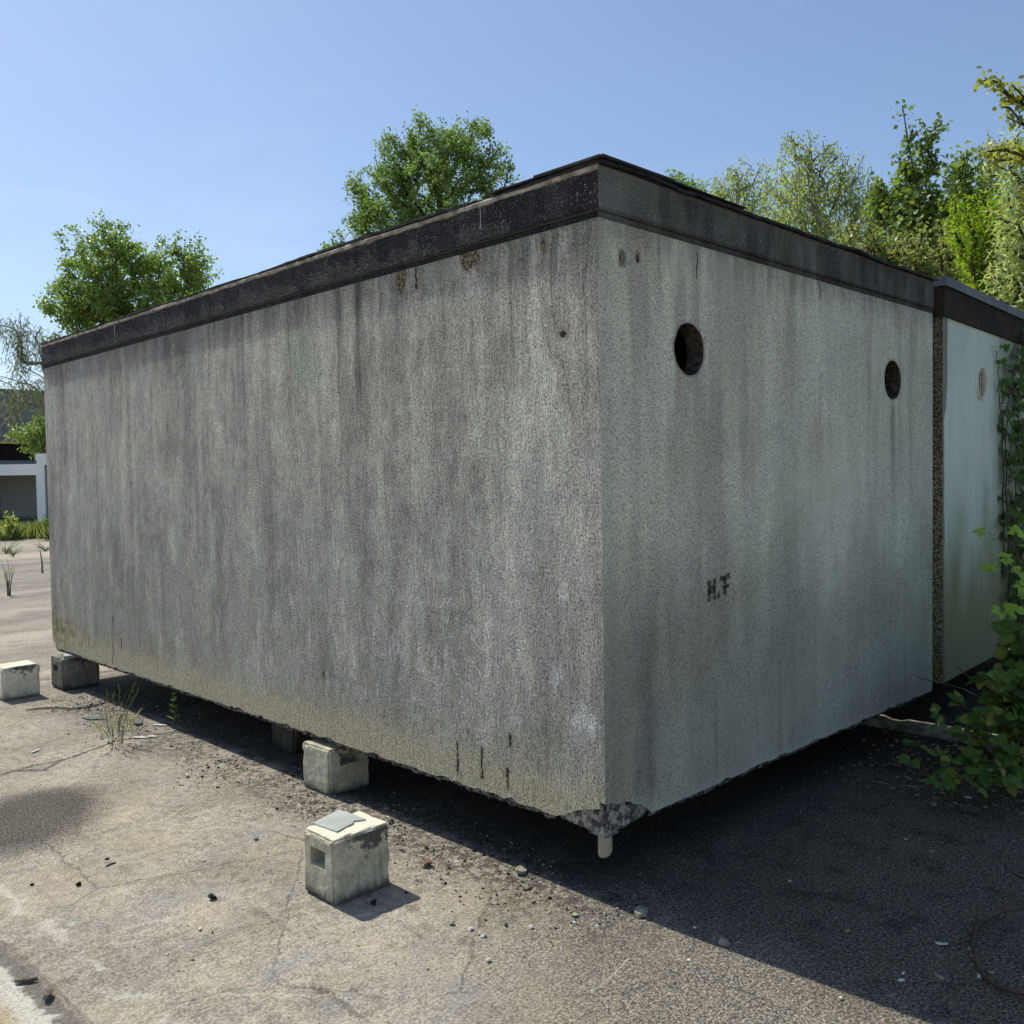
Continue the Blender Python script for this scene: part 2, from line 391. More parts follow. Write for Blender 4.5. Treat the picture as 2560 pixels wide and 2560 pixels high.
    ve = g.voro(g.vec(wx + (f3-.5)*.05, wy, 0.0), 1.15, 'DISTANCE_TO_EDGE')
    hc = g.ss(ve, .0075, .001)*g.ss(c2, .46, .56)
    crm = g.mx(g.mx(g.ss(cr + (f3-.5)*.02, .020, .006)*.8, g.ss(c3, .012, .004)*.35), hc*.55)
    # lower left: broken-off slab corner, pale edge
    a_, b_ = gp(0, 2352), gp(235, 2575)
    nx_, ny_ = (b_.y-a_.y), -(b_.x-a_.x); L_ = math.hypot(nx_, ny_); nx_, ny_ = nx_/L_, ny_/L_
    sd = (wx-a_.x)*nx_ + (wy-a_.y)*ny_
    t_ = gp(0, 2560)
    sgn = 1.0 if ((t_.x-a_.x)*nx_ + (t_.y-a_.y)*ny_) > 0 else -1.0
    sd = sd*sgn
    br = g.ss(sd, .0, .015)
    low = g.mix(g.ss(sd + (f3-.5)*.10, .045, .075), (.14, .125, .105), g.mix(g.ss(sd + (f3-.5)*.06, .10, .16), (.52, .49, .42), (.40, .325, .215)))
    col = g.mix(br*.85, col, g.mulc(low, .8+f2*.4))
    wh = g.ss(g.ab(sd+.15+(g.noise(P, 6, 4, .65, 34)-.5)*.34), .045, .0)*g.ss(g.noise(P, (5, 9, 1), 4, .7, 35), .42, .56)*g.ss(x, -1.05, -1.4)
    col = g.mix(wh*.5, col, (.60, .57, .49))
    # thin pale scratches
    for q in (((1480, 2475), (1570, 2405), (1600, 2400)), ((520, 2490), (700, 2480), (880, 2500)), ((300, 2330), (380, 2300), (440, 2290))):
        pp = [gp(*w) for w in q]
        col = g.mix(g.ss(g.poly(wx, wy, [(w.x, w.y) for w in pp]) + (f3-.5)*.015, .008, .0)*.45, col, (.55, .52, .45))
    col = g.mix(crm, col, (.05, .045, .038))
    gam = .36 + dk*.60
    col = g.mulc(col, 1.0 + ((cell[1]*.45 + g.ss(f2, .34, .66)*.55) - .5)*gam)
    fl = g.voro(P, 120); fr_ = g.xyz(g.voro(P, 120, out='Color'))[2]
    col = g.mix(g.ss(fl, .30, .16)*g.ss(fr_, .80, .84)*.7, col, (.07, .06, .048))
    col = g.mix(g.ss(g.noise(P, 120, 1, .5, 36), .68, .74)*.6, col, (.58, .55, .48))
    sp = g.ss(g.noise(P, 45, 2, .5, 37), .68, .73)
    col = g.mix(sp*.6, col, (.06, .052, .042))
    h = f2*.6 + f3*.8
    return g.end(g.bsdf(col, .93, g.bump(h, .009), .18))

def mat_leaf(name, dark, light, hue=None, trans=.45, rough=.42, spec=.45):
    g = G(name)
    if name not in ('bramble_leaf', 'vine_leaf', 'willow_leaf', 'robinia_leaf', 'grass_blade', 'yellow_flower'):
        dark = (dark[0]*1.35, dark[1]*1.2, dark[2]*1.3); light = (min(.5, light[0]*1.25), light[1]*1.12, light[2]*1.3)
    c, f = g.attr('tint'); r, gg, b = g.xyz(c)
    col = g.mix(r, dark, light)
    if hue: col = g.mix(g.ss(gg, .72, .95), col, hue)
    if name in ('bramble_leaf', 'vine_leaf', 'sunny_bramble_leaf', 'weed_leaf'):
        rib = g.ss(b, .09, .02); sv = g.ss(g.m('SINE', f*44.0 - b*13.0), .55, .95)*g.ss(b, 1.0, .5)
        col = g.mix(rib*.45, col, (.30, .36, .14)); col = g.mulc(col, 1.12 - sv*.34)
        P_ = g.pos(); bl_ = g.ss(g.noise(P_, 60, 3, .7, 3), .62, .70)
        col = g.mix(bl_*.5, col, (.16, .12, .05)); col = g.mulc(col, .82 + g.noise(P_, 25, 2, .6, 5)*.4)
    bs = g.bsdf(col, rough, None, spec)
    tr = g.n('ShaderNodeBsdfTranslucent')
    tc = g.mix(.5, col, (light[0]*1.25, light[1]*1.45, light[2]*.35))
    g.set(tr.inputs[0], tc)
    mx = g.n('ShaderNodeMixShader'); mx.inputs[0].default_value = trans
    g.t.links.new(bs.s, mx.inputs[1]); g.t.links.new(tr.outputs[0], mx.inputs[2])
    return g.end(V(g, mx.outputs[0]))

M['left'] = mat_left(); M['right'] = mat_right(); M['raw'] = mat_raw()
M['hole'] = mat_raw('hole_side', (.055, .048, .038), (.13, .115, .09)); M['edge'] = mat_raw('ragged_footing', (.025, .022, .018), (.24, .225, .19))
M['fasl'] = mat_fascia(True); M['fasr'] = mat_fascia(False)
M['inside'] = mat_plain('inner_wall', (.03, .028, .025), (.06, .056, .05), 8)
M['felt'] = mat_plain('roofing_felt', (.012, .012, .013), (.035, .034, .036), 14, .75, .003, .3)
M['lip'] = mat_plain('mortar_lip', (.20, .17, .13), (.46, .41, .33), 16, .95, .006)
M['foot'] = mat_plain('pale_stub', (.26, .235, .16), (.40, .365, .26), 14, .8, .003)
M['block'] = mat_block('weathered_block', (.40, .365, .25), (.62, .575, .43))
M['blockw'] = mat_block('pale_block', (.66, .61, .46), (.82, .77, .61), .75)
M['blockd'] = mat_block('dirty_block', (.15, .135, .105), (.27, .245, .195), .85)
M['tile'] = mat_plain('grey_fibre_sheet', (.36, .375, .35), (.46, .475, .44), 6, .8, .001)
M['blockk'] = mat_block('shaded_block', (.05, .045, .035), (.10, .09, .07))  # dark copy of the block colour, shade under the garages painted in
M['blocktop'] = mat_plain('block_top', (.55, .51, .38), (.68, .66, .57), 18, .9, .005)
M['redpaint'] = mat_plain('red_mark', (.32, .09, .07), (.45, .22, .17), 90, .9, .002)
M['slate'] = mat_plain('grey_slate', (.10, .11, .12), (.17, .18, .19), 12, .7, .002)
M['chipw'] = mat_plain('pale_chip', (.50, .48, .42), (.68, .66, .60), 30, .9, .002)
M['chipt'] = mat_plain('tan_chip', (.20, .18, .13), (.38, .34, .25), 40, .9, .004)
M['clod'] = mat_plain('black_clod', (.008, .008, .007), (.03, .027, .024), 60, .9, .01)
M['brick'] = mat_plain('brick_fragment', (.13, .07, .055), (.22, .12, .09), 50, .9, .006)
M['wood'] = mat_plain('dry_twig', (.10, .075, .055), (.26, .21, .16), 25, .9, .002)
M['cane'] = mat_plain('bramble_cane', (.05, .025, .015), (.12, .065, .04), 12, .6, .002, .4)
M['gcane'] = mat_plain('green_stem', (.08, .10, .03), (.17, .19, .07), 12, .7, .002)
M['bark'] = mat_plain('tree_bark', (.045, .038, .03), (.11, .095, .075), 9, .95, .02)
M['birchbark'] = mat_plain('birch_bark', (.10, .09, .08), (.45, .43, .39), 7, .9, .01)
M['litter'] = mat_plain('dead_leaf', (.17, .12, .08), (.36, .29, .20), 20, .8, .002)
M['black'] = mat_plain('dark_void', (.006, .006, .006), (.012, .012, .012), 3)  # black lining stands in for the unlit inside of the vent
M['soil'] = mat_plain('leafy_soil', (.018, .015, .011), (.06, .05, .036), 12, .95, .02)
M['kerb'] = mat_plain('old_kerb', (.15, .13, .09), (.36, .34, .24), 12, .9, .006)
M['cap'] = mat_plain('grey_sheet_metal', (.10, .10, .10), (.145, .145, .14), 3, .5, .0005, .5, .35)
M['letters'] = None

def mat_letters():
    g = G('faded_black_paint'); P = g.pos()
    n = g.noise(P, 75, 3, .7, 3); n2 = g.noise(P, 260, 2, .6, 5)
    a = g.ss(n*.6 + n2*.4, .30, .52)
    bs = g.bsdf((.035, .04, .036), .9, None, .15)
    tr = g.n('ShaderNodeBsdfTransparent'); mx = g.n('ShaderNodeMixShader')
    g.set(mx.inputs[0], a*.62); g.t.links.new(tr.outputs[0], mx.inputs[1]); g.t.links.new(bs.s, mx.inputs[2])
    return g.end(V(g, mx.outputs[0]))
M['letters'] = mat_letters()

def mat_g2wall():
    g = G('pale_painted_render'); P = g.pos(); x, y, z = g.xyz(P)
    n = g.noise(P, 70, 3, .6, 3); c = g.noise(P, (2.5, 2.5, 1.1), 4, .6, 5)
    col = g.mix(g.ss(c, .3, .7), (.72, .78, .62), (.84, .90, .73))
    col = g.mulc(col, .85 + n*.3)
    gr = g.ss(z + (g.noise(P, (3, 3, 1), 4, .6, 7)-.5)*1.1, 1.85, .60)
    col = g.mix(gr*.88, col, (.18, .17, .055))
    g2 = g.ss(x + (g.noise(P, (3, 3, 1), 3, .6, 9)-.5)*.5, 1.0, 1.35)
    col = g.mix(g2*.6, col, (.24, .29, .16))
    ed = g.ss(x + (g.noise(P, (8, 8, 3), 4, .65, 11)-.5)*.10 - g.ss(z, 1.9, 2.05)*.06, .045, .02)
    col = g.mix(ed*.75, col, (.13, .115, .095))
    return g.end(g.bsdf(col, .9, g.bump(n, .012), .2))
M['g2wall'] = mat_g2wall()
def mat_pebble():
    g = G('pebble_dash'); P = g.pos(); x, y, z = g.xyz(P)
    v = g.voro(P, 110); c = g.voro(P, 110, out='Color'); r, a, b = g.xyz(c)
    top = g.ss(z, 1.5, 2.0)
    col = g.mix(r, (.26, .19, .10), (.68, .56, .34))
    col = g.mix(g.ss(a, .7, .85), col, (.70, .63, .48))
    col = g.mix(g.ss(z, 1.0, .1)*.55, col, (.50, .32, .07))
    col = g.mulc(g.mix(g.ss(v, .42, .62), col, (.14, .10, .05)), 1.4)
    col = g.mulc(col, 1.0 - top*.35)
    return g.end(g.bsdf(col, .6, g.bump(1.0-v, .02), .4))
M['pebble'] = mat_pebble()
M['g2fas'] = mat_plain('brown_board', (.026, .017, .010), (.050, .034, .022), 9, .9, .003)
M['vent'] = mat_plain('vent_plastic', (.70, .64, .50), (.82, .77, .62), 20, .5, .001)
M['white'] = mat_plain('white_coated_frame', (.92, .92, .90), (.95, .95, .93), 1, .5, .001)
M['farin'] = mat_plain('far_garage_inside', (.62, .62, .58), (.70, .70, .66), .6, .9, .001)
M['hall'] = mat_plain('hall_cladding', (.13, .14, .155), (.17, .18, .195), .3, .7, .001)
M['halledge'] = mat_plain('hall_yellow_edge', (.38, .27, .12), (.45, .33, .16), .6, .7, .001)
M['hallvoid'] = mat_plain('dark_opening', (.02, .016, .014), (.035, .028, .024), .5, .6, .001)  # near-black colour stands in for the shaded void under the hall

M['ground'] = mat_ground()
M['lpop'] = mat_leaf('poplar_leaf', (.055, .11, .020), (.20, .32, .065), (.40, .48, .24), .42, .5, .3)
M['lbroad'] = mat_leaf('broad_leaf', (.06, .13, .025), (.24, .36, .075), (.40, .50, .15), .42)
M['lbirch'] = mat_leaf('birch_leaf', (.15, .21, .05), (.38, .48, .14), (.40, .48, .24), .52)
M['lbirchd'] = mat_leaf('grey_birch_leaf', (.075, .105, .05), (.20, .25, .12), (.28, .32, .2), .38)
M['lmaple'] = mat_leaf('maple_leaf', (.050, .10, .018), (.24, .34, .06), (.20, .29, .08), .40)
M['lhazel'] = mat_leaf('hazel_leaf', (.11, .16, .04), (.33, .39, .12), (.34, .26, .16), .40)
M['lrob'] = mat_leaf('robinia_leaf', (.19, .30, .012), (.46, .60, .035), (.38, .50, .05), .55)
M['lwil'] = mat_leaf('willow_leaf', (.26, .33, .12), (.66, .72, .46), (.62, .52, .12), .45)
M['llime'] = mat_leaf('lime_leaf', (.16, .20, .03), (.40, .44, .09), (.48, .44, .09), .45)
M['lbram'] = mat_leaf('bramble_leaf', (.035, .080, .016), (.13, .22, .04), (.28, .28, .06), .32, .6, .15)
M['lbraml'] = mat_leaf('sunny_bramble_leaf', (.26, .38, .04), (.50, .62, .09), None, .5, .5, .35)  # brighter copy of the bramble leaf, sunlight put into its colour
M['livy'] = mat_leaf('vine_leaf', (.045, .10, .022), (.13, .23, .045), (.12, .08, .04), .35, .5, .35)
M['lgrass'] = mat_leaf('grass_blade', (.14, .17, .05), (.33, .36, .12), (.36, .30, .16), .4, .6)
M['lweed'] = mat_leaf('weed_leaf', (.09, .17, .035), (.20, .31, .07), None, .4, .5)
M['lyel'] = mat_leaf('yellow_flower', (.55, .50, .04), (.75, .70, .08), None, .3, .6)

# ------------------------------------------------------------------ object helpers
def tag(o, label=None, cat=None, group=None, kind=None):
    if label: o['label'] = label
    if cat: o['category'] = cat
    if group: o['group'] = group
    if kind: o['kind'] = kind
    return o
def empty(name, loc, label, cat, group=None, rz=0.0):
    o = bpy.data.objects.new(name, None); COL.objects.link(o)
    o.location = loc; o.rotation_euler = (0, 0, rz); o.empty_display_size = .1
    return tag(o, label, cat, group)
def link(name, me, mats, parent=None, loc=(0, 0, 0)):
    o = bpy.data.objects.new(name, me); COL.objects.link(o)
    for m in (mats if isinstance(mats, (list, tuple)) else [mats]): me.materials.append(m)
    o.location = loc
    if parent: o.parent = parent
    return o
def from_bm(name, bm, mats, parent=None, loc=(0, 0, 0), smooth=False):
    me = bpy.data.meshes.new(name); bm.normal_update(); bm.to_mesh(me); bm.free()
    if smooth:
        for p in me.polygons: p.use_smooth = True
    return link(name, me, mats, parent, loc)
def bx(bm, x0, x1, y0, y1, z0, z1, mi=0):
    vs = [bm.verts.new(c) for c in ((x0,y0,z0),(x1,y0,z0),(x1,y1,z0),(x0,y1,z0),(x0,y0,z1),(x1,y0,z1),(x1,y1,z1),(x0,y1,z1))]
    for f in ((0,3,2,1),(4,5,6,7),(0,1,5,4),(1,2,6,5),(2,3,7,6),(3,0,4,7)):
        fc = bm.faces.new([vs[i] for i in f]); fc.material_index = mi
    return vs
def nz(x, y=0, z=0, s=0): return mnoise.noise(Vector((x+s*13.1, y-s*7.7, z+s*3.3)))

class Tubes:
    def __init__(s): s.v = []; s.f = []
    def add(s, pts, rad, n=5, cap=True):
        pts = [Vector(p) for p in pts]
        if not isinstance(rad, (list, tuple)): rad = [rad]*len(pts)
        b0 = len(s.v); up = Vector((.31, .17, .93))
        for i, p in enumerate(pts):
            t = (pts[min(i+1, len(pts)-1)] - pts[max(i-1, 0)])
            t = t.normalized() if t.length > 1e-9 else Vector((0, 0, 1))
            a = t.cross(up); a = a.normalized() if a.length > 1e-3 else Vector((1, 0, 0)); b = t.cross(a)
            for k in range(n):
                an = 2*math.pi*k/n; q = p + (a*math.cos(an) + b*math.sin(an))*rad[i]; s.v.append(q[:])
        for i in range(len(pts)-1):
            for k in range(n):
                k2 = (k+1) % n
                s.f.append((b0+i*n+k, b0+i*n+k2, b0+(i+1)*n+k2, b0+(i+1)*n+k))
        if cap:
            s.f.append(tuple(b0+k for k in range(n))[::-1]); s.f.append(tuple(b0+(len(pts)-1)*n+k for k in range(n)))
    def build(s, name, mat, parent=None, loc=(0, 0, 0)):
        me = bpy.data.meshes.new(name); L = Vector(loc)
        me.from_pydata([tuple(Vector(v)-L) for v in s.v], [], s.f); me.update()
        for p in me.polygons: p.use_smooth = True
        pl = loc
        if parent: pl = Vector(loc) - parent.location
        return link(name, me, mat, parent, pl)

def ovate(w=.62, n=5, fold=.12, serr=.06, tipk=1.0):
    """pointed leaf outline along +y, folded on its midrib"""
    mid = [(0, i/n, -.10*math.sin(i/n*math.pi*.9)*0 - .10*(i/n)**2) for i in range(n+1)]
    vs = list(mid); fs = []
    rows = []
    for sgn in (1, -1):
        r = []
        for i in range(1, n):
            t = i/n; ww = w*.5*math.sin(math.pi*t**.75)**.85*(1+serr*(1 if i % 2 else -1))
            r.append(len(vs)); vs.append((sgn*ww, t-.02, mid[i][2]+fold*ww/(w*.5)))
        rows.append(r)
    for k, r in enumerate(rows):
        ch = [0]+r+[n]
        for i in range(n):
            q = [i, i+1]
            a, b = ch[i], ch[i+1]
            face = [i, i+1] + [x for x in (b, a) if x not in (i, i+1)]
            if len(face) >= 3: fs.append(tuple(face if k == 1 else face[::-1]))
    return np.array(vs, float), fs
DIAM = (np.array([(0,0,0),(.37,.42,.10),(0,1,-.06),(-.37,.42,.10)], float), [(0,1,2),(0,2,3)])
GRS = (np.array([(0,0,0),(.022,.4,.0),(0,1,-.15),(-.022,.4,.0)], float), [(0,1,2),(0,2,3)])
NARR = (np.array([(0,0,0),(.11,.4,.03),(0,1,-.08),(-.11,.4,.03)], float), [(0,1,2),(0,2,3)])
ROUND = (np.array([(0,0,0),(.36,.25,.08),(.34,.62,.08),(0,1,-.05),(-.34,.62,.08),(-.36,.25,.08)], float), [(0,1,2,3),(0,3,4,5)])
OVAT = ovate(.55, 6, .12, .03)
OVATW = ovate(.78, 13, .14, .07)
LOBED = (np.array([(0,0,0),(.42,.12,.05),(.28,.32,.02),(.55,.55,.06),(.22,.62,.02),(0,1,-.08),(-.22,.62,.02),(-.55,.55,.06),(-.28,.32,.02),(-.42,.12,.05),(0,.4,-.02)], float),
         [(10,0,1,2),(10,2,3,4),(10,4,5),(10,5,6),(10,6,7,8),(10,8,9,0)])

class Leaves:
    def __init__(s, tmpl, seed=0):
        s.t = tmpl; s.P = []; s.D = []; s.N = []; s.S = []; s.C = []; s.rng = np.random.default_rng(seed)
    def add(s, p, d, nrm, size, c=None):
        s.P.append(tuple(p)); s.D.append(tuple(d)); s.N.append(tuple(nrm)); s.S.append(size)
        s.C.append(c if c is not None else -1.0)
    def build(s, name, mat, parent=None, loc=(0, 0, 0)):
        P = np.array(s.P); D = np.array(s.D); N = np.array(s.N); S = np.array(s.S)
        D /= np.linalg.norm(D, axis=1, keepdims=True)+1e-9
        X = np.cross(D, N); X /= np.linalg.norm(X, axis=1, keepdims=True)+1e-9
        Z = np.cross(X, D)
        tv, tf = s.t; n = len(P); k = len(tv)
        V_ = (P[:, None, :] + S[:, None, None]*(tv[None, :, 0:1]*X[:, None, :] + tv[None, :, 1:2]*D[:, None, :] + tv[None, :, 2:3]*Z[:, None, :])).reshape(-1, 3)
        V_ = V_ - np.array(loc)[None, :]
        me = bpy.data.meshes.new(name)
        lens = [len(f) for f in tf]; flat = np.array([i for f in tf for i in f])
        li = (flat[None, :] + (np.arange(n)*k)[:, None]).reshape(-1)
        lt = np.tile(np.array(lens), n); ls = np.concatenate(([0], np.cumsum(lt)[:-1]))
        me.vertices.add(n*k); me.vertices.foreach_set('co', V_.reshape(-1))
        me.loops.add(len(li)); me.loops.foreach_set('vertex_index', li.astype(np.int32))
        me.polygons.add(len(lt)); me.polygons.foreach_set('loop_start', ls.astype(np.int32)); me.polygons.foreach_set('loop_total', lt.astype(np.int32))
        me.update(calc_edges=True)
        at_ = me.attributes.new('tint', 'FLOAT_COLOR', 'POINT')
        r = s.rng.random((n, 4)); c = np.array(s.C); r[:, 0] = np.where(c >= 0, np.clip(c + (r[:, 0]-.5)*.5, 0, 1), r[:, 0]); r[:, 3] = 1
        r = np.repeat(r, k, axis=0); mxw = np.abs(tv[:, 0]).max(); r[:, 2] = np.tile(np.abs(tv[:, 0])/mxw, n); r[:, 3] = np.tile(tv[:, 1], n)
        at_.data.foreach_set('color', r.astype(np.float32).reshape(-1))
        pl = Vector(loc)
        if parent: pl = pl - parent.location
        return link(name, me, mat, parent, pl)

def rvec(r):
    while True:
        v = Vector((r.uniform(-1, 1), r.uniform(-1, 1), r.uniform(-1, 1)))
        if .05 < v.length < 1: return v.normalized()

def make_tree(name, label, cat, base, trunk, lobes, ntar, leafm, tmpl, lsize, nleaf, seed=1, droop=0.0, bark='bark', step=.35, r0=.0078, group=None, spread=.28, up=.35):
    """trunk: way points from the base up; lobes: (centre, rx, rz); ntar twig ends; nleaf leaves per twig end"""
    R = random.Random(seed)
    root = empty(name, base, label, cat, group)
    nodes = []; par = []; 
    pts = [Vector(base)] + [Vector(t) for t in trunk]
    cur = None
    for a, b in zip(pts, pts[1:]):
        n = max(1, int((b-a).length/step))
        for i in range(n):
            q = a.lerp(b, i/n) + Vector((nz(i*.3, seed, a.z), nz(i*.3, seed+9, a.z), 0))*.05
            nodes.append(q); par.append(cur); cur = len(nodes)-1
    nodes.append(pts[-1]); par.append(cur)
    ntr = len(nodes)
    tg = []
    wts = [l[1]*l[1]*l[2] for l in lobes]
    for i in range(ntar):
        c, rx, rz = R.choices(lobes, [w**.75 for w in wts])[0]
        d = rvec(R)*(R.random()**.40)*(1.28 if R.random() < .10 else 1.0)
        tg.append(Vector((c.x+d.x*rx, c.y+d.y*rx, c.z+d.z*rz)))
    NP = np.zeros((60000, 3)); cnt = len(nodes)
    NP[:cnt] = [n[:] for n in nodes]
    half = int(ntr*.3)
    tg.sort(key=lambda t: min((t-nodes[k]).length for k in range(half, ntr, 2)))
    tips = []
    for t in tg:
        A = NP[half:cnt]; dv = A - np.array(t[:])
        cost = np.sqrt((dv**2).sum(1)) + np.maximum(dv[:, 2]+.1, 0)*1.6
        k = int(cost.argmin())+half
        a = Vector(NP[k]); L = (t-a).length; n = max(1, int(L/step)); prev = k
        side = rvec(R)*L*.10
        for i in range(1, n+1):
            f = i/n; q = a.lerp(t, f) + Vector((0, 0, math.sin(f*math.pi)*L*.12*(-1 if droop else -1)*up)) + side*math.sin(f*math.pi)
            nodes.append(q); par.append(prev); NP[cnt] = q[:]; prev = cnt; cnt += 1
        tips.append(prev)
    # radii
    w = [0.0]*cnt
    for t in tips: w[t] += 1
    for i in range(cnt-1, -1, -1):
        if par[i] is not None: w[par[i]] += w[i] if w[i] > 0 else .5
    rad = [r0*(max(v, .5)**.46) for v in w]
    ch = {}
    for i in range(cnt):
        if par[i] is not None: ch.setdefault(par[i], []).append(i)
    T = Tubes(); start = [(0, None)]
    while start:
        s0, pr = start.pop()
        line = ([pr] if pr is not None else []) + [s0]; k = s0
        while k in ch:
            cs = sorted(ch[k], key=lambda c_: -w[c_]); 
            for c_ in cs[1:]: start.append((c_, k))
            k = cs[0]; line.append(k)
        if len(line) > 1:
            rr = [rad[i] for i in line]
            if pr is not None: rr[0] = rr[1]
            T.add([nodes[i] for i in line], rr, 6 if rr[0] > .05 else 4, False)
    Lf = Leaves(tmpl, seed)
    for t in tips:
        p = nodes[t]; q = nodes[par[t]] if par[t] is not None else p
        tone = R.random()*.7+.15 + nz(p.x*.8, p.y*.8, p.z*.8, seed)*.35
        if droop:
            ln = R.uniform(.2, 1.3)*droop; end = p + Vector((R.uniform(-.15, .15), R.uniform(-.15, .15), -ln))
            T.add([p, p.lerp(end, .5)+Vector((R.uniform(-.05, .05), R.uniform(-.05, .05), .05)), end], [.006, .004, .002], 3, False)
            for j in range(nleaf):
                f = R.random(); c = p.lerp(end, f) + rvec(R)*spread*R.uniform(.3, 1.3)
                d = Vector((R.uniform(-1, 1), R.uniform(-1, 1), -.9)); 
                Lf.add(c, d, rvec(R), lsize*R.uniform(.6, 1.25), tone)
        else:
            ax = (p-q).normalized() if (p-q).length > 1e-6 else Vector((0, 0, 1))
            for j in range(nleaf):
                c = p - ax*R.uniform(-.25, 1.0)*step*1.1 + rvec(R)*spread*R.random()**.6
                d = (rvec(R) + ax*.5 + Vector((0, 0, -.35)))
                Lf.add(c, d, rvec(R)+Vector((0, 0, .8)), lsize*R.uniform(.6, 1.25), tone)
    T.build('trunk', M[bark], root, base); Lf.build('crown', M[leafm], root, base)
    return root

# ------------------------------------------------------------------ garage 1 (the big raw concrete one)
GL, GW, GH, FZ = 5.86, 3.11, 2.5, 2.277
GT = GH - .021
def boolean(o, cutters, mats=None):
    for c in cutters:
        md = o.modifiers.new('b', 'BOOLEAN'); md.operation = 'DIFFERENCE'; md.object = c; md.solver = 'EXACT'
        try: md.material_mode = 'TRANSFER'
        except Exception: pass
    dg = bpy.context.evaluated_depsgraph_get(); dg.update()
    me = bpy.data.meshes.new_from_object(o.evaluated_get(dg), depsgraph=dg)
    o.modifiers.clear(); old = o.data; o.data = me
    for c in cutters:
        m_ = c.data; bpy.data.objects.remove(c); bpy.data.meshes.remove(m_)
def prism(name, pts, axis, d0, d1, mat):
    """closed outline extruded along an axis: pts are (u,v)"""
    bm = bmesh.new(); n = len(pts)
    def mk(u, v, d):
        return {'x': (d, u, v), 'y': (u, d, v), 'z': (u, v, d)}[axis]
    A = [bm.verts.new(mk(u, v, d0)) for u, v in pts]; B = [bm.verts.new(mk(u, v, d1)) for u, v in pts]
    bm.faces.new(A); bm.faces.new(B[::-1])
    for i in range(n): bm.faces.new((A[i], A[(i+1) % n], B[(i+1) % n], B[i]))
    bmesh.ops.recalc_face_normals(bm, faces=bm.faces)
    return from_bm(name, bm, mat, None, (0, 0, ZB))

R0 = random.Random(5)
gar = empty('prefab_garage', (0, 0, 0), 'streaked grey concrete prefab garage with black roof band, raised on concrete blocks', 'garage')
# wall shell: outer box with ragged bottom edge, cut inside
bm = bmesh.new()
def outline_ragged(L, seed, amp):
    r = random.Random(seed); n = int(L/.035); out = []
    for i in range(n+1):
        u = L*i/n; v = nz(u*6, seed, 0)*amp + nz(u*22, seed+3, 0)*amp*.7
        out.append((u, max(-.012, v*.8)))
    return out
# simple closed outer box; raggedness comes from the footing lip and the cutters
bx(bm, 0, GW, 0, GL, 0, FZ+.02)
for f in bm.faces:
    n = f.normal if f.normal.length else None
bm.normal_update()
for f in bm.faces: f.material_index = 0 if f.normal.x < -.5 else 1
shell = from_bm('wall', bm, [M['left'], M['right'], M['raw'], M['inside'], M['hole']], None, (0, 0, ZB))
cut = []
bm = bmesh.new(); bx(bm, .085, GW-.085, .085, GL-.085, .10, FZ+.3); cut.append(from_bm('cut', bm, M['inside'], None, (0, 0, ZB)))
def jag_circle(cx, cz, rx, rz, seed, n=84):
    r = random.Random(seed)
    return [(cx + rx*(1+nz(math.cos(a)*3, math.sin(a)*3, 0, seed)*.05+r.uniform(-.012, .012))*math.cos(a),
             cz + rz*(1+nz(math.cos(a)*3, math.sin(a)*3, 0, seed)*.05+r.uniform(-.012, .012))*math.sin(a)) for a in [2*math.pi*i/n for i in range(n)]]
cut.append(prism('cut', jag_circle(.569, 1.846, .105, .106, 3), 'y', -.2, .3, M['hole']))
cut.append(prism('cut', jag_circle(2.543, 1.846, .107, .109, 4), 'y', -.2, .3, M['hole']))
# spalled corner
tl = [(-.06, .10), (.007, .089), (.03, .082), (.063, .073), (.09, .066), (.13, .054), (.15, .047), (.164, .038), (.19, .026), (.205, .017), (.235, .008), (.262, -.004), (.262, -.06), (-.06, -.06)]
cut.append(prism('cut', tl, 'x', -.06, .024, M['raw']))
tr_ = [(-.06, .112), (.0, .108), (.02, .098), (.034, .104), (.06, .092), (.089, .083), (.115, .088), (.146, .080), (.165, .066), (.187, .059), (.21, .05), (.245, .031), (.27, .014), (.288, -.004), (.288, -.06), (-.06, -.06)]
cut.append(prism('cut', tr_, 'y', -.06, .026, M['raw']))
# small bites out of the bottom edges
for i in range(46):
    y = R0.uniform(.35, 5.7); w = R0.uniform(.015, .06); h = R0.uniform(.004, .014)
    cut.append(prism('cut', [(y-w, -.03), (y-w, .001), (y-w*.5, h*.8), (y, h), (y+w*.6, h*.6), (y+w, .001), (y+w, -.03)], 'x', -.03, .02, M['raw']))
for i in range(18):
    y = R0.uniform(.4, 2.95); w = R0.uniform(.015, .05); h = R0.uniform(.003, .010)
    cut.append(prism('cut', [(y-w, -.03), (y-w, .001), (y-w*.5, h*.8), (y, h), (y+w*.6, h*.6), (y+w, .001), (y+w, -.03)], 'y', -.03, .02, M['raw']))
# far end rebate of the left wall (door end)
bm = bmesh.new(); bx(bm, -.1, .09, GL-.06, GL+.1, -.05, .055); cut.append(from_bm('cut', bm, M['raw'], None, (0, 0, ZB)))
boolean(shell, cut); shell.name = 'wall'; shell.parent = gar
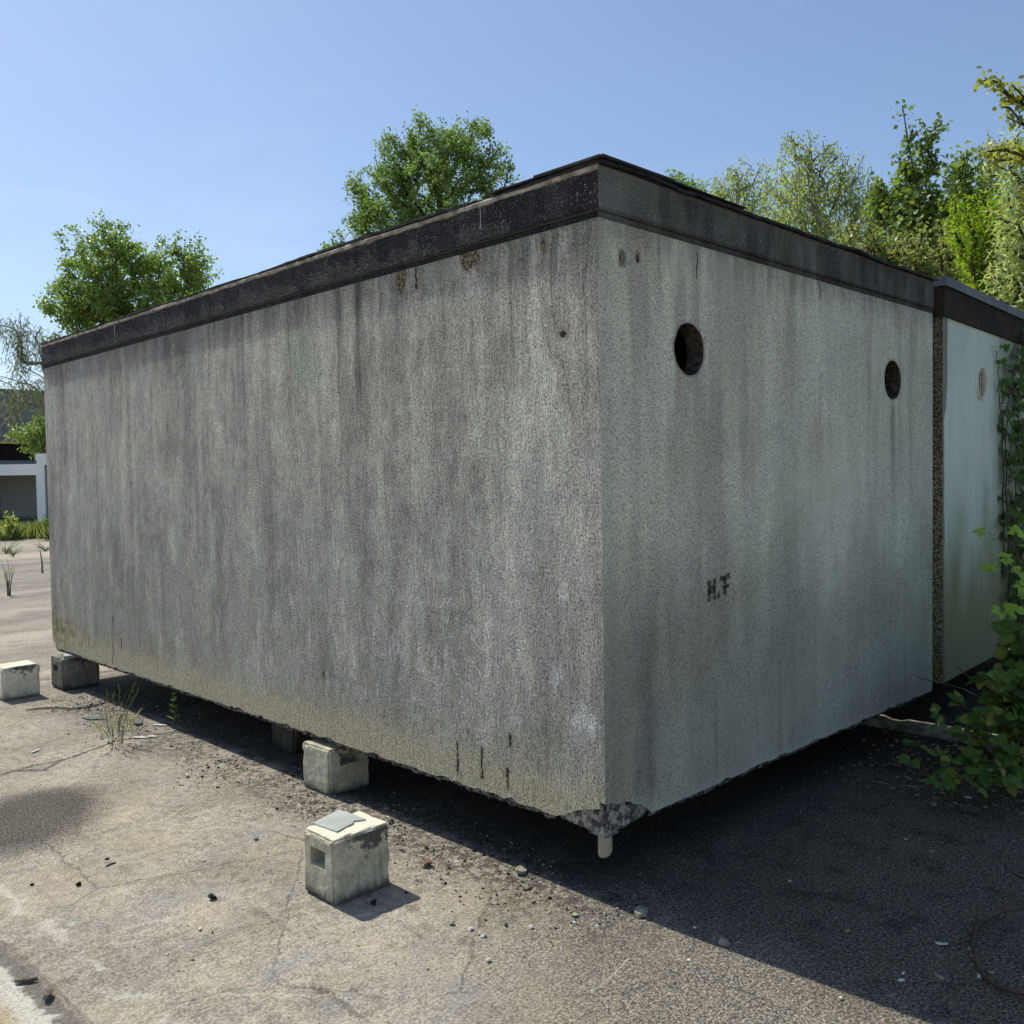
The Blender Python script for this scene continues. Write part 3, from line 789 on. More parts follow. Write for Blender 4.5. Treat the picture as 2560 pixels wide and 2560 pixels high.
# inner floor slab
# footing lip: rough thin skirt under the walls
def skirt(name, along, L, off, seed, t=.055):
    bm = bmesh.new(); n = int(L/.018); rows = []
    for i in range(n+1):
        u = off + (L-off)*i/n
        a = .008 + .006*nz(u*9, seed) + .005*nz(u*30, seed+1)
        lo = -.021 + .012*nz(u*5, seed+2) + .012*nz(u*24, seed+4)
        pr = [(a, .004), (a-.003*nz(u*40, seed+6), lo*.6), (a+.008, lo), (t, lo*.7), (t, .004)]
        rows.append([bm.verts.new((p, u, q) if along == 'y' else (u, p, q)) for p, q in pr])
    for r1, r2 in zip(rows, rows[1:]):
        for k in range(4): bm.faces.new((r1[k], r1[k+1], r2[k+1], r2[k]))
    bmesh.ops.recalc_face_normals(bm, faces=bm.faces)
    return from_bm(name, bm, M['edge'], gar, (0, 0, ZB))
skirt('footing_lip', 'y', GL-.08, .26, 3); skirt('footing_lip', 'x', GW, .27, 13)
# exposed rough core at the broken corner
def core(along, L, seed):
    bm = bmesh.new(); nu, nv = 26, 9; rows = []
    for i in range(nu+1):
        u = .004 + (L-.004)*i/nu; row = []
        lo = -.010 - .016*(1-i/nu)**2 + .008*nz(u*30, seed)
        for j in range(nv+1):
            v = lo + (.1-lo)*j/nv
            d = .014 + .012*nz(u*28, v*28, seed) + .02*max(0, v-.05)/.05 + .007*nz(u*70, v*70, seed+2) + .022*max(0, (i/nu-.75))*2
            row.append(bm.verts.new((d, u, v) if along == 'y' else (u, d, v)))
        row.insert(0, bm.verts.new((.09, u, lo+.004) if along == 'y' else (u, .09, lo+.004)))
        rows.append(row)
    for r1, r2 in zip(rows, rows[1:]):
        for k in range(nv+1): bm.faces.new((r1[k], r1[k+1], r2[k+1], r2[k]))
    bmesh.ops.recalc_face_normals(bm, faces=bm.faces)
    return bm
b1 = core('y', .27, 2); me_t = bpy.data.meshes.new('t'); b1.to_mesh(me_t); b1.free()
b2 = core('x', .285, 7); b2.from_mesh(me_t)
from_bm('broken_corner', b2, M['raw'], gar, (0, 0, ZB), True)
# hanging stub
bm = bmesh.new(); rows = []
for (z, r) in ((-.005, .027), (-.03, .0275), (-.07, .0275), (-.095, .0275), (-.103, .0262)):
    rows.append([bm.verts.new((.050+r*math.cos(a)*(1.0), .045+r*math.sin(a), z + (.012*math.cos(a) if z < -.08 else 0))) for a in [2*math.pi*k/20 for k in range(20)]])
for r1, r2 in zip(rows, rows[1:]):
    for k in range(20): bm.faces.new((r1[k], r1[(k+1) % 20], r2[(k+1) % 20], r2[k]))
bm.faces.new(rows[-1]); bmesh.ops.recalc_face_normals(bm, faces=bm.faces)
from_bm('corner_stub', bm, M['foot'], gar, (0, 0, ZB), True)
# fascia ring, stepped
def ring(bm, o, z0, z1, mi=lambda n: 0, inner=.1):
    o0 = [(-o, -o), (GW+.0, -o), (GW+.0, GL+o), (-o, GL+o)]; i0 = [(inner, inner), (GW-inner, inner), (GW-inner, GL-inner), (inner, GL-inner)]
    A = [[bm.verts.new((x, y, z)) for x, y in o0] for z in (z0, z1)]; B = [[bm.verts.new((x, y, z)) for x, y in i0] for z in (z0, z1)]
    for k in range(4):
        j = (k+1) % 4
        f = bm.faces.new((A[0][k], A[0][j], A[1][j], A[1][k])); f.material_index = 0 if k == 3 else 1
        bm.faces.new((A[1][k], A[1][j], B[1][j], B[1][k])).material_index = 1
        bm.faces.new((B[0][k], B[0][j], A[0][j], A[0][k])).material_index = 1
bm = bmesh.new(); ring(bm, .003, FZ, FZ+.026); ring(bm, .009, FZ+.026, GH-.030)
bmesh.ops.recalc_face_normals(bm, faces=bm.faces)
fa = from_bm('roof_fascia', bm, [M['fasl'], M['fasr']], gar, (0, 0, ZB))
bev = fa.modifiers.new('bev', 'BEVEL'); bev.width = .006; bev.segments = 2; bev.limit_method = 'ANGLE'
# mortar lip on top of the fascia (irregular) and roof slab
def lipmesh():
    bm = bmesh.new()
    for along, L, s in (('y', GL, 1),):
        n = int(L/.03); rows = []
        for i in range(n+1):
            u = -.010 + (L+.02)*i/n
            o = -.011 + .004*nz(u*7, s) + .004*nz(u*26, s+2); h = GT-.007 + .006*nz(u*3, s+4) + .003*nz(u*21, s+5)
            pr = [(o, GT-.03), (o-.002, GT-.017), (o+.004, h-.003), (o+.02, h), (.10, h)]
            rows.append([bm.verts.new((p, u, q) if along == 'y' else (u, p, q-.001)) for p, q in pr])
        for r1, r2 in zip(rows, rows[1:]):
            for k in range(4): bm.faces.new((r1[k], r1[k+1], r2[k+1], r2[k]))
    bmesh.ops.recalc_face_normals(bm, faces=bm.faces)
    return bm
from_bm('mortar_lip', lipmesh(), M['lip'], gar, (0, 0, ZB))
bm = bmesh.new(); bx(bm, .03, GW-.03, .03, GL-.03, GT-.09, GT-.016); from_bm('roof_slab', bm, M['felt'], gar, (0, 0, ZB))
# felt: sheet with lifted wavy edges
bm = bmesh.new(); nx_, ny_ = 90, 150; grid = {}
for i in range(nx_+1):
    for j in range(ny_+1):
        x = GW*i/nx_; y = GL*j/ny_
        ex = min(x, GW-x); ey = min(y, GL-y)
        lift_r = max(0, 1-y/.05)*(.002+.016*max(0, nz(x*2.2, 5))+.007*nz(x*9, 6))
        lift_l = max(0, 1-x/.05)*max(-.004, .004+.013*nz(y*1.4, 9)+.004*nz(y*7, 3))
        z = GT + .002 + .008*nz(x*1.1, y*1.1, 2) + lift_r + lift_l
        X, Y = x, y
        if i == 0: X = -.012 + .010*nz(y*2.6, 17)+.005*nz(y*15, 18); z -= .004
        if j == 0: Y = -.032 + .010*nz(x*2.6, 27)+.005*nz(x*15, 28); z -= .006
        if i == nx_: X = GW-.005
        grid[i, j] = bm.verts.new((X, Y, z))
for i in range(nx_):
    for j in range(ny_):
        bm.faces.new((grid[i, j], grid[i+1, j], grid[i+1, j+1], grid[i, j+1]))
ft = from_bm('roof_felt', bm, M['felt'], gar, (0, 0, ZB))
sd = ft.modifiers.new('s', 'SOLIDIFY'); sd.thickness = .012; sd.offset = -1
# strips of loose felt at the near corner
bm = bmesh.new()
for (y0, y1, x0, t) in ((-.03, .30, -.026, .010), (.30, .56, -.020, .006)):
    vs = bx(bm, x0, .25, y0, y1, GT+.004, GT+.004+t)
for (x0, x1, t) in ((-.02, .42, .009), (.42, .95, .003)):
    bx(bm, x0, x1, -.042, .25, GT+.004, GT+.005+t)
for v in bm.verts: v.co.z += .004*nz(v.co.x*5, v.co.y*5, 3)
from_bm('loose_felt', bm, M['felt'], gar, (0, 0, ZB))
# letters
bm = bmesh.new()
def stroke(pts, w, jit=.004):
    pts = [Vector((p[0], 0, p[1])) for p in pts]; L = []; Rr = []
    fine = []
    for a, b in zip(pts, pts[1:]):
        for i in range(6): fine.append(a.lerp(b, i/6))
    fine.append(pts[-1])
    for i, p in enumerate(fine):
        t = (fine[min(i+1, len(fine)-1)]-fine[max(i-1, 0)]).normalized(); nrm = Vector((-t.z, 0, t.x))
        k = w*.62*(1+.5*nz(p.x*60, p.z*60)); 
        L.append(bm.verts.new(p+nrm*k+Vector((0, -.0015, 0)))); Rr.append(bm.verts.new(p-nrm*k+Vector((0, -.0015, 0))))
    for i in range(len(fine)-1): bm.faces.new((L[i], L[i+1], Rr[i+1], Rr[i]))
stroke([(.700, .884), (.697, .84), (.699, .795)], .021)
stroke([(.741, .890), (.739, .84), (.740, .797)], .019)
stroke([(.700, .846), (.740, .843)], .034)
stroke([(.763, .822), (.779, .806)], .020)
stroke([(.781, .883), (.822, .885), (.862, .893)], .018)
stroke([(.818, .885), (.820, .85), (.822, .812)], .020)
stroke([(.800, .846), (.855, .850)], .013)
for i, f in enumerate(bm.faces): 
    for v in f.verts: v.co.y = -.0015 - .0002*(i//6 % 7)*0 - .0003*(int(v.index) % 1)
bmesh.ops.recalc_face_normals(bm, faces=bm.faces)
lt = from_bm('painted_letters', bm, M['letters'], gar, (0, 0, ZB))

# ------------------------------------------------------------------ blocks
def make_block(name, label, x0, x1, y0, y1, h, mat, slots=(), seed=1, group='concrete support blocks', rz=0.0, chip=.010):
    cx, cy = (x0+x1)/2, (y0+y1)/2; hx, hy = (x1-x0)/2, (y1-y0)/2
    root = empty(name, (cx, cy, 0), label, 'concrete block', group, rz)
    bm = bmesh.new(); bx(bm, -hx, hx, -hy, hy, 0, h)
    o = from_bm('block_body', bm, [mat, M['raw']])
    cs = []
    for (face, u0, u1, z0, z1) in slots:
        bm = bmesh.new()
        if face == 'L': bx(bm, -hx-.02, -hx+.085, u0, u1, z0, z1)
        else: bx(bm, u0, u1, -hy-.02, -hy+.085, z0, z1)
        if True:
            for v in bm.verts:      # tapered pocket
                d = (v.co.x+hx) if face == 'L' else (v.co.y+hy)
                if d > .03:
                    v.co.z = (z0+z1)/2 + (v.co.z-(z0+z1)/2)*.72
        c = from_bm('cut', bm, mat); cs.append(c)
    if cs: boolean(o, cs)
    bm = bmesh.new(); bm.from_mesh(o.data)
    bmesh.ops.bevel(bm, geom=[e for e in bm.edges if e.calc_length() > .12 and len(e.link_faces) == 2 and e.calc_face_angle(0) > .5], offset=.009, segments=2, affect='EDGES')
    bmesh.ops.triangulate(bm, faces=[f for f in bm.faces if len(f.verts) > 4])
    for k in range(4):
        es = [e for e in bm.edges if e.calc_length() > .022]
        if es: bmesh.ops.subdivide_edges(bm, edges=es, cuts=1, use_grid_fill=True)
        bmesh.ops.triangulate(bm, faces=[f for f in bm.faces if len(f.verts) > 4])
    bm.normal_update()
    for v in bm.verts:
        c = v.co
        edge = sum((abs(abs(c.x)-hx) < .012, abs(abs(c.y)-hy) < .012, abs(c.z-h) < .012 or c.z < .012))
        a = .0018*nz(c.x*30, c.y*30, c.z*30, seed)
        if edge >= 2: a -= chip*max(0, nz(c.x*26, c.y*26, c.z*26, seed+3)+.1)*1.6 + .0015
        if c.z > .004: v.co = c + v.normal*a
    me = o.data; bm.to_mesh(me); bm.free()
    for p in me.polygons: p.use_smooth = False
    o.name = 'block_body'; o.parent = root
    return root
bk = make_block('support_block', 'weathered concrete block in front of the garage with grey sheet on top', -.715, -.442, .738, .946, .254, M['block'], [('L', -.052, .048, .125, .200)], 3)
bm = bmesh.new()
from_bm('cream_top', bm, M['blocktop'], bk) if False else bm.free()
bk2 = make_block('support_block.001', 'pale concrete block under the long wall, nearest to the corner', -.034, .222, 1.79, 2.045, .240, M['block'], [('F', -.06, .07, .145, .205)], 5, chip=.012)
bk3 = make_block('support_block.002', 'dirty brown block carrying the far end of the long wall', -.088, .20, 5.40, 5.66, .248, M['blockd'], [('L', -.026, .07, .139, .192)], 7)
bk4 = make_block('support_block.003', 'cream coloured block standing clear at the left edge', -.520, -.252, 5.39, 5.65, .245, M['blockw'], [('L', -.03, .04, .12, .17)], 9)
q = gp(742, 1885)
make_block('support_block.004', 'block deep in the shadow under the garage', q.x-.02, q.x+.24, q.y, q.y+.26, .240, M['blockk'], [], 11)
# sheets on the blocks
def slab(name, pts, z, t, mat, label=None, cat=None, group=None, parent=None, loc=None):
    cx = sum(p[0] for p in pts)/len(pts); cy = sum(p[1] for p in pts)/len(pts)
    bm = bmesh.new(); A = [bm.verts.new((p[0]-cx, p[1]-cy, 0)) for p in pts]; B = [bm.verts.new((p[0]-cx, p[1]-cy, t)) for p in pts]
    bm.faces.new(A[::-1]); bm.faces.new(B); n = len(pts)
    for i in range(n): bm.faces.new((A[i], A[(i+1) % n], B[(i+1) % n], B[i]))
    bmesh.ops.recalc_face_normals(bm, faces=bm.faces)
    o = from_bm(name, bm, mat, None, (cx, cy, z))
    if label: tag(o, label, cat, group)
    return o
tp = [gp(640+x*640/1932, 1700+y*640/1932, .256) for x, y in ((428, 1085), (610, 1150), (735, 1085), (735, 1070), (832, 1058), (735, 1020), (625, 985))]
slab('fibre_sheet', [(p.x, p.y) for p in tp], .2555, .005, M['tile'], 'flat grey sheet lying on the front block', 'sheet')
slab('fibre_sheet', [(-.062, 5.44), (.04, 5.42), (.10, 5.54), (-.012, 5.57)], .2485, .020, M['tile'], 'thin grey packer between the dirty block and the wall', 'sheet')

# ------------------------------------------------------------------ ground
bm = bmesh.new()
S = 400
vs = [bm.verts.new(c) for c in ((-S, -S, 0), (S, -S, 0), (S, S, 0), (-S, S, 0))]; bm.faces.new(vs)
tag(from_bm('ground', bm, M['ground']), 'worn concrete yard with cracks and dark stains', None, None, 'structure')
# leafy soil at the right, in the corner of the two garages
def patch(name, pts, z, mat, label):
    bm = bmesh.new(); vs = [bm.verts.new((x, y, z)) for x, y in pts]; bm.faces.new(vs); bmesh.ops.triangulate(bm, faces=bm.faces)
    return tag(from_bm(name, bm, mat), label, None, None, 'structure')
# ------------------------------------------------------------------ kerb, garage 2
bm = bmesh.new(); n = 30; rows = []
for i in range(n+1):
    y = -.55 + 1.6*i/n
    w = .004*nz(y*8, 1); h = .045+.004*nz(y*11, 3) - (.02 if i in (7, 15, 16, 24) else 0)
    rows.append([bm.verts.new(c) for c in ((3.08, y, 0), (3.10+w, y, h*.8), (3.258+w, y, h*.8+.002), (3.27, y, 0))])
for r1, r2 in zip(rows, rows[1:]):
    for k in range(3): bm.faces.new((r1[k], r1[k+1], r2[k+1], r2[k]))
bmesh.ops.recalc_face_normals(bm, faces=bm.faces)
tag(from_bm('kerb', bm, M['kerb'], None, (0, 0, 0)), 'low broken kerb in the shadow with a sunlit top edge', 'kerb')  # kerb shaped and placed to narrow the strip of sun from the gap

G2O = Vector((3.334, .024, 0)); G2A = math.atan2(.063, 1.139)
g2 = empty('prefab_garage.001', G2O, 'pale green-stained garage with brown roof band and round vent, behind the raw one', 'garage', None, G2A)
W2, L2, H2 = 3.0, 5.6, 2.29
bm = bmesh.new(); vs = bx(bm, 0, W2, 0, L2, ZB, ZB+H2+.02)
bm.normal_update()
for f in bm.faces: f.material_index = 1 if f.normal.x < -.5 else 0
w2 = from_bm('wall', bm, [M['g2wall'], M['pebble']])
c = prism('cut', [(.795+.105*math.cos(2*math.pi*i/32), 1.93+.105*math.sin(2*math.pi*i/32)) for i in range(32)], 'y', -.1, .12, M['black'])
c.location = (0, 0, ZB); boolean(w2, [c]); w2.parent = g2; w2.name = 'wall'
bm = bmesh.new(); bx(bm, -.016, W2+.016, -.016, L2, ZB+H2, ZB+H2+.19); from_bm('roof_fascia', bm, M['g2fas'], g2)
bm = bmesh.new()
bx(bm, -.032, W2+.032, -.032, L2, ZB+H2+.182, ZB+H2+.238); bx(bm, -.034, -.01, -.0335, L2, ZB+H2+.184, ZB+H2+.242)
bx(bm, 1.30, 1.304, -.0345, .05, ZB+H2+.18, ZB+H2+.24)
cap = from_bm('metal_roof_edge', bm, M['cap'], g2)
# vent: ring + slats
bm = bmesh.new(); n = 40; rings = []
for (r, y) in ((.118, .0), (.118, -.010), (.106, -.014), (.100, -.010), (.100, .01)):
    rings.append([bm.verts.new((.795+r*math.cos(2*math.pi*k/n), y, ZB+1.93+r*math.sin(2*math.pi*k/n))) for k in range(n)])
for r1, r2 in zip(rings, rings[1:]):
    for k in range(n): bm.faces.new((r1[k], r1[(k+1) % n], r2[(k+1) % n], r2[k]))
bmesh.ops.recalc_face_normals(bm, faces=bm.faces)
vf = from_bm('vent_grille', bm, M['vent'], g2, (0, 0, 0), True)
bm = bmesh.new()
for i in range(13):
    z = -.090 + i*.015; hw = math.sqrt(max(0, .101**2 - z*z))
    bx(bm, .795-hw, .795+hw, -.008, -.002, ZB+1.93+z-.0021, ZB+1.93+z+.0021)
for xx in (-.05, 0, .05):
    hh = math.sqrt(.101**2-xx*xx); bx(bm, .795+xx-.0025, .795+xx+.0025, -.0015, .004, ZB+1.93-hh, ZB+1.93+hh)
from_bm('slats', bm, M['vent'], vf)
# small fixings on garage 2
T = Tubes(); T.add([(1.05, -.016, ZB+2.19), (1.05, -.05, ZB+2.20)], .006, 6); T.add([(1.03, -.05, ZB+2.205), (1.09, -.05, ZB+2.205)], .007, 6)
me = bpy.data.meshes.new('hook'); me.from_pydata(T.v, [], T.f); link('hook', me, M['vent'], g2)
make_block('support_block.006', 'block under the near corner of the pale garage', 3.75, 4.01, .75, 1.01, .277, M['blockk'], [], 15)

# ------------------------------------------------------------------ debris on the yard
def stone(name, p, size, mat, label, cat, seed, group=None, flat=.5, rz=0.0, z=0.0):
    r = random.Random(seed); bm = bmesh.new(); bmesh.ops.create_icosphere(bm, subdivisions=2, radius=1)
    planes = [(rvec(r), r.uniform(.45, .8)) for _ in range(7)]
    sx, sy = r.uniform(.75, 1.15), r.uniform(.6, .95)
    for v in bm.verts:
        for n, d in planes:
            k = v.co.dot(n)
            if k > d: v.co -= n*(k-d)
        v.co += v.co*.10*nz(v.co.x*3, v.co.y*3, v.co.z*3, seed)
        v.co = Vector((v.co.x*sx*size, v.co.y*sy*size, v.co.z*size*flat))
    zm = min(v.co.z for v in bm.verts)
    for v in bm.verts: v.co.z -= zm
    o = from_bm(name, bm, mat, None, (p.x, p.y, z-.001)); o.rotation_euler = (0, 0, rz)
    return tag(o, label, cat, group)
def shard(name, p, L, W, t, mat, label, cat, seed, rz=None, tilt=.05, group=None):
    r = random.Random(seed); n = 7; pts = []
    for i in range(n):
        a = 2*math.pi*i/n + r.uniform(-.25, .25); pts.append((math.cos(a)*L*.5*r.uniform(.8, 1.1), math.sin(a)*W*.5*r.uniform(.8, 1.1)))
    bm = bmesh.new(); A = [bm.verts.new((x, y, 0)) for x, y in pts]; B = [bm.verts.new((x*.97, y*.97, t)) for x, y in pts]
    bm.faces.new(A[::-1]); bm.faces.new(B)
    for i in range(n): bm.faces.new((A[i], A[(i+1) % n], B[(i+1) % n], B[i]))
    bmesh.ops.recalc_face_normals(bm, faces=bm.faces)
    o = from_bm(name, bm, mat, None, (p.x, p.y, .003+abs(tilt)*L*.25)); o.rotation_euler = (tilt, tilt*.5, rz if rz is not None else r.uniform(0, 6))
    return tag(o, label, cat, group)
stone('black_clod', gp(531, 2248), .019, M['clod'], 'black clod on bare concrete, left of the front block', 'clod', 1, None, .8)
stone('black_clod', gp(198, 2214), .013, M['clod'], 'small black clod beside a white chip, left side', 'clod', 2, None, .9)
stone('black_clod', gp(80, 2213), .011, M['clod'], 'tiny black clod farthest to the left below the dark stain', 'clod', 3)
stone('brick_fragment', gp(1067, 2166), .030, M['brick'], 'reddish brown brick fragment right of the front block', 'brick fragment', 4, None, .55, .5)
stone('black_clod', gp(935, 2262), .018, M['clod'], 'black clod lying in the shadow of the front block', 'clod', 5, None, .7)
shard('concrete_shard', gp(1302, 2182), .085, .05, .010, M['chipt'], 'curved tan shard at the shadow line below the hanging stub', 'shard', 6, .4, .28)
shard('flat_stone', gp(1600, 2286), .075, .055, .014, M['chipt'], 'flat brownish stone just inside the shadow, right of the tan shard', 'stone', 7, .3, .02)
stone('flat_stone', gp(1812, 2363), .030, M['chipt'], 'dull lumpy stone at the shadow edge near the bottom middle', 'stone', 8, None, .45)
stone('pebble', gp(1327, 2321), .0125, M['chipw'], 'small white stone in the sun below the tan shard', 'pebble', 9, None, .6)
stone('pebble', gp(1265, 2315), .011, M['slate'], 'small grey stone left of the white stone', 'pebble', 10, None, .8)
stone('pebble', gp(1438, 2291), .017, M['chipt'], 'yellowish crumpled chip close to the shadow edge', 'pebble', 11, None, .5)
stone('pebble', gp(1221, 2404), .013, M['chipw'], 'pale chip near the bottom, middle of the sunny part', 'pebble', 12, None, .6)
stone('pebble', gp(1128, 2312), .016, M['chipt'], 'tan chip halfway between front block shadow and bottom edge', 'pebble', 13, None, .6)
stone('pebble', gp(1177, 2326), .0125, M['chipw'], 'round white chip just right of a tan chip', 'pebble', 14, None, .6)
stone('pebble', gp(2103, 2500), .0105, M['chipw'], 'white stone in the sun close to the lower shadow edge', 'pebble', 15, None, .6)
stone('pebble', gp(1722, 2403), .010, M['chipw'], 'white chip alone on dark aggregate, bottom middle', 'pebble', 16, None, .5)
shard('slate_piece', gp(230, 1797), .17, .075, .006, M['slate'], 'grey slate piece lying in the sun by the fallen twig', 'slate', 17, 5.2, .03)
shard('slate_piece', gp(345, 1808), .16, .07, .008, M['slate'], 'dark slate piece half in the shadow of the long wall', 'slate', 18, 1.2, .06)
shard('pale_slat', gp(397, 1815), .12, .025, .005, M['chipw'], 'narrow white piece beside the leafy weed', 'chip', 19, 5.4)
shard('pale_slat', gp(350, 1846), .12, .03, .004, M['chipw'], 'long white flake near the grass tuft', 'chip', 20, 5.5)
shard('pale_slat', gp(378, 1843), .07, .03, .004, M['chipw'], 'short white flake right of the long one', 'chip', 21, 5.5)
shard('pale_slat', gp(91, 1879), .10, .018, .004, M['chipw'], 'white strip alone on sandy concrete at the left', 'chip', 22, .65)
shard('bark_piece', gp(62, 2458), .075, .016, .012, M['wood'], 'brown bark piece on the broken slab corner', 'bark', 23, 5.7)
shard('bark_piece', gp(118, 2498), .055, .022, .016, M['wood'], 'upright brown splinter below the bark piece', 'bark', 24, .9, .35)
shard('pale_slat', gp(500, 2325), .028, .012, .004, M['chipw'], 'white flake in the middle of the sunny lower left', 'chip', 25, .9)
shard('pale_slat', gp(510, 2153), .030, .008, .003, M['chipw'], 'thin white flake left of the front block', 'chip', 26, .3)
stone('pebble', gp(418, 2387), .008, M['chipw'], 'little white pebble at the lower left', 'pebble', 27)
stone('pebble', gp(480, 2400), .009, M['chipt'], 'little tan pebble right of the white one', 'pebble', 28)
shard('pale_slat', gp(640, 2100), .035, .016, .004, M['slate'], 'curled grey flake near the left edge of the front block', 'chip', 29, .3, .2)
stone('black_clod', gp(268, 2148), .011, M['clod'], 'dark crumb at the end of a short twig', 'clod', 30)
for i, (px, py, k) in enumerate(((2120, 2329, .020), (2253, 2454, .018), (2258, 2436, .012), (2350, 2445, .024), (2450, 2445, .018), (2355, 2362, .030), (2478, 2434, .018), (2428, 2376, .016), (2435, 2394, .014), (2330, 2130, .022), (2265, 2100, .014), (1975, 2205, .014), (2077, 2228, .010), (2420, 1995, .024), (2450, 2440, .012))):
    words = ['pale dead leaf lying in open shadow, left of the others', 'white chip near the lower shadow edge at the right', 'small flake right above the white chip', 'crumpled pale leaf left of the bent brown cane', 'grey leaf scrap touching the bent cane', 'long pale leaf at the tip of a thin twig', 'flat grey leaf right of the bent cane', 'yellowish leaf tucked in the bend of the cane', 'cream leaf under the bend of the cane', 'bright leaf bit among the dark litter', 'thin white sliver in the dark by the brambles', 'grey chip in the shadow under the short wall', 'small grey chip farther right in the shadow', 'tan dead leaf under the yellow bramble leaf', 'tiny scrap against the lower cane'][i]
    shard('dead_leaf', gp(px, py), k*1.7, k*.9, .0015, M['chipw'] if i % 3 else M['litter'], words, 'dead leaf', 60+i, None, .12, 'dead leaves and flakes in the shadow')

# countless grit: one object
def grit(name, pts, mats, label, seed):
    r = random.Random(seed); V_, F_, MI = [], [], []
    base = [(1,0,0),(-1,0,0),(0,1,0),(0,-1,0),(0,0,1),(0,0,-1)]
    fs = [(0,2,4),(2,1,4),(1,3,4),(3,0,4),(2,0,5),(1,2,5),(3,1,5),(0,3,5)]
    for (x, y, s, mi) in pts:
        b = len(V_); a = r.uniform(0, 6.28); ca, sa = math.cos(a), math.sin(a); k = [s*r.uniform(.6, 1.3), s*r.uniform(.45, 1.0), s*r.uniform(.3, .75)]
        for q in base:
            u, v, w = q[0]*k[0]+r.uniform(-.25, .25)*s, q[1]*k[1]+r.uniform(-.25, .25)*s, q[2]*k[2]
            V_.append((x+u*ca-v*sa, y+u*sa+v*ca, max(-.001, w+k[2]*.45)))
        for f in fs: F_.append(tuple(b+i for i in f)); MI.append(mi)
    me = bpy.data.meshes.new(name); me.from_pydata(V_, [], F_); me.update()
    o = link(name, me, mats); me.polygons.foreach_set('material_index', MI)
    return tag(o, label, None, None, 'stuff')
R = random.Random(77); pts = []
for i in range(12000):     # crumbly belt along the long wall
    y = R.uniform(-.1, 5.2); x = -.06 + R.gauss(0, .17) - .12*max(0, nz(y*1.3, 3))*2
    if x > .35: continue
    if nz(x*3.5, y*3.5, 6)+R.uniform(-.35, .35) < -.02: continue
    s = min(.0030*math.exp(R.gauss(0, .6)), .014); pts.append((x, y, s, R.choices((0, 1, 2), (5, 4, .5))[0]))
for i in range(5200):     # loose everywhere near
    x = R.uniform(-2.4, 1.6); y = R.uniform(-1.6, 6)
    if nz(x*1.6, y*1.6, 9)+R.uniform(-.5, .5) < .05: continue
    s = min(.0019*math.exp(R.gauss(0, .5)), .008); pts.append((x, y, s, R.choices((0, 1, 2), (4, 4, 1.6))[0]))
for i in range(700):      # small lumps
    x = R.uniform(-2.2, 1.9); y = R.uniform(-1.5, 7); pts.append((x, y, R.uniform(.0025, .0055), R.choices((0, 1, 2), (4, 4, 2))[0]))
for i in range(2600):
    x = R.uniform(.1, 3.0); y = R.uniform(-1.6, .2); pts.append((x, y, R.uniform(.0015, .004), R.choices((0, 1, 2), (5, 3, 1))[0]))
grit('grit', pts, [M['clod'], M['chipt'], M['chipw']], 'loose grit and crumbs scattered over the yard', 5)

# leaf litter near the brambles
Lf = Leaves(DIAM, 9); R = random.Random(19)
for i in range(2600):
    x = R.gauss(3.6, 1.1); y = R.gauss(-.5, .42)
    if x < 1.9 or (x > 3.3 and y > .0): continue
    Lf.add((x, y, R.uniform(.006, .022)), (R.uniform(-1, 1), R.uniform(-1, 1), R.uniform(-.2, .2)), (R.uniform(-.4, .4), R.uniform(-.4, .4), 1), R.uniform(.015, .04))
tag(Lf.build('leaf_litter', M['litter']), 'brown leaf litter on the soil beneath the brambles', None, None, 'stuff')

# twigs and canes on the ground
def gpath(pts, z=.005): return [gp(px, py)+Vector((0, 0, z if not isinstance(z, (list, tuple)) else z[i])) for i, (px, py) in enumerate(pts)]
T = Tubes(); T.add(gpath([(64, 1779), (100, 1774), (140, 1772), (180, 1775), (222, 1770), (262, 1760), (290, 1752)], .010), [.005, .007, .007, .006, .006, .005, .004], 6)
T.add(gpath([(135, 1772), (128, 1782)], .008), [.004, .002], 5); T.add(gpath([(165, 1775), (172, 1780)], .008), [.005, .002], 5)
tag(T.build('fallen_twig', M['wood'], None, gp(160, 1773)), 'long dry twig lying on the sandy concrete near the dirty block', 'twig')
T = Tubes(); T.add(gpath([(266, 2168), (276, 2162), (290, 2158)], .004), [.003, .004, .003], 5)
tag(T.build('fallen_twig', M['wood'], None, gp(276, 2162)), 'short stick on bare concrete above the black clods', 'twig')
T = Tubes()
T.add(gpath([(2600, 2235), (2560, 2255), (2510, 2290), (2460, 2315), (2440, 2330), (2434, 2350), (2430, 2375), (2440, 2405), (2460, 2450), (2500, 2485), (2560, 2508), (2640, 2530)], [.02, .03, .025, .02, .02, .012, .01, .01, .012, .02, .03, .04]), [.004, .005, .006, .0075, .011, .0085, .007, .008, .009, .008, .0075, .007], 7)
R = random.Random(3)
for (px, py) in ((2440, 2330), (2475, 2308), (2445, 2320), (2432, 2350), (2500, 2296), (2545, 2262)):
    a = gp(px, py)+Vector((0, 0, .018)); T.add([a, a+Vector((R.uniform(-.03, .03), R.uniform(-.03, .03), R.uniform(.0, .03)))], [.0035, .001], 5)
tag(T.build('bent_cane', M['cane'], None, gp(2440, 2380)), 'reddish brown bent bramble cane on the shaded ground, lower right', 'cane')
T = Tubes(); T.add(gpath([(2120, 1937), (2170, 1955), (2230, 1968), (2290, 1972), (2335, 1970)], .012), [.002, .003, .003, .003, .004], 5)
T.add(gpath([(2200, 1902), (2240, 1915), (2290, 1935), (2335, 1965)], .03), [.003, .003, .003, .003], 5)
tag(T.build('fallen_twig', M['wood'], None, gp(2230, 1968)), 'thin curved twigs in the dark in front of the short wall', 'twig')
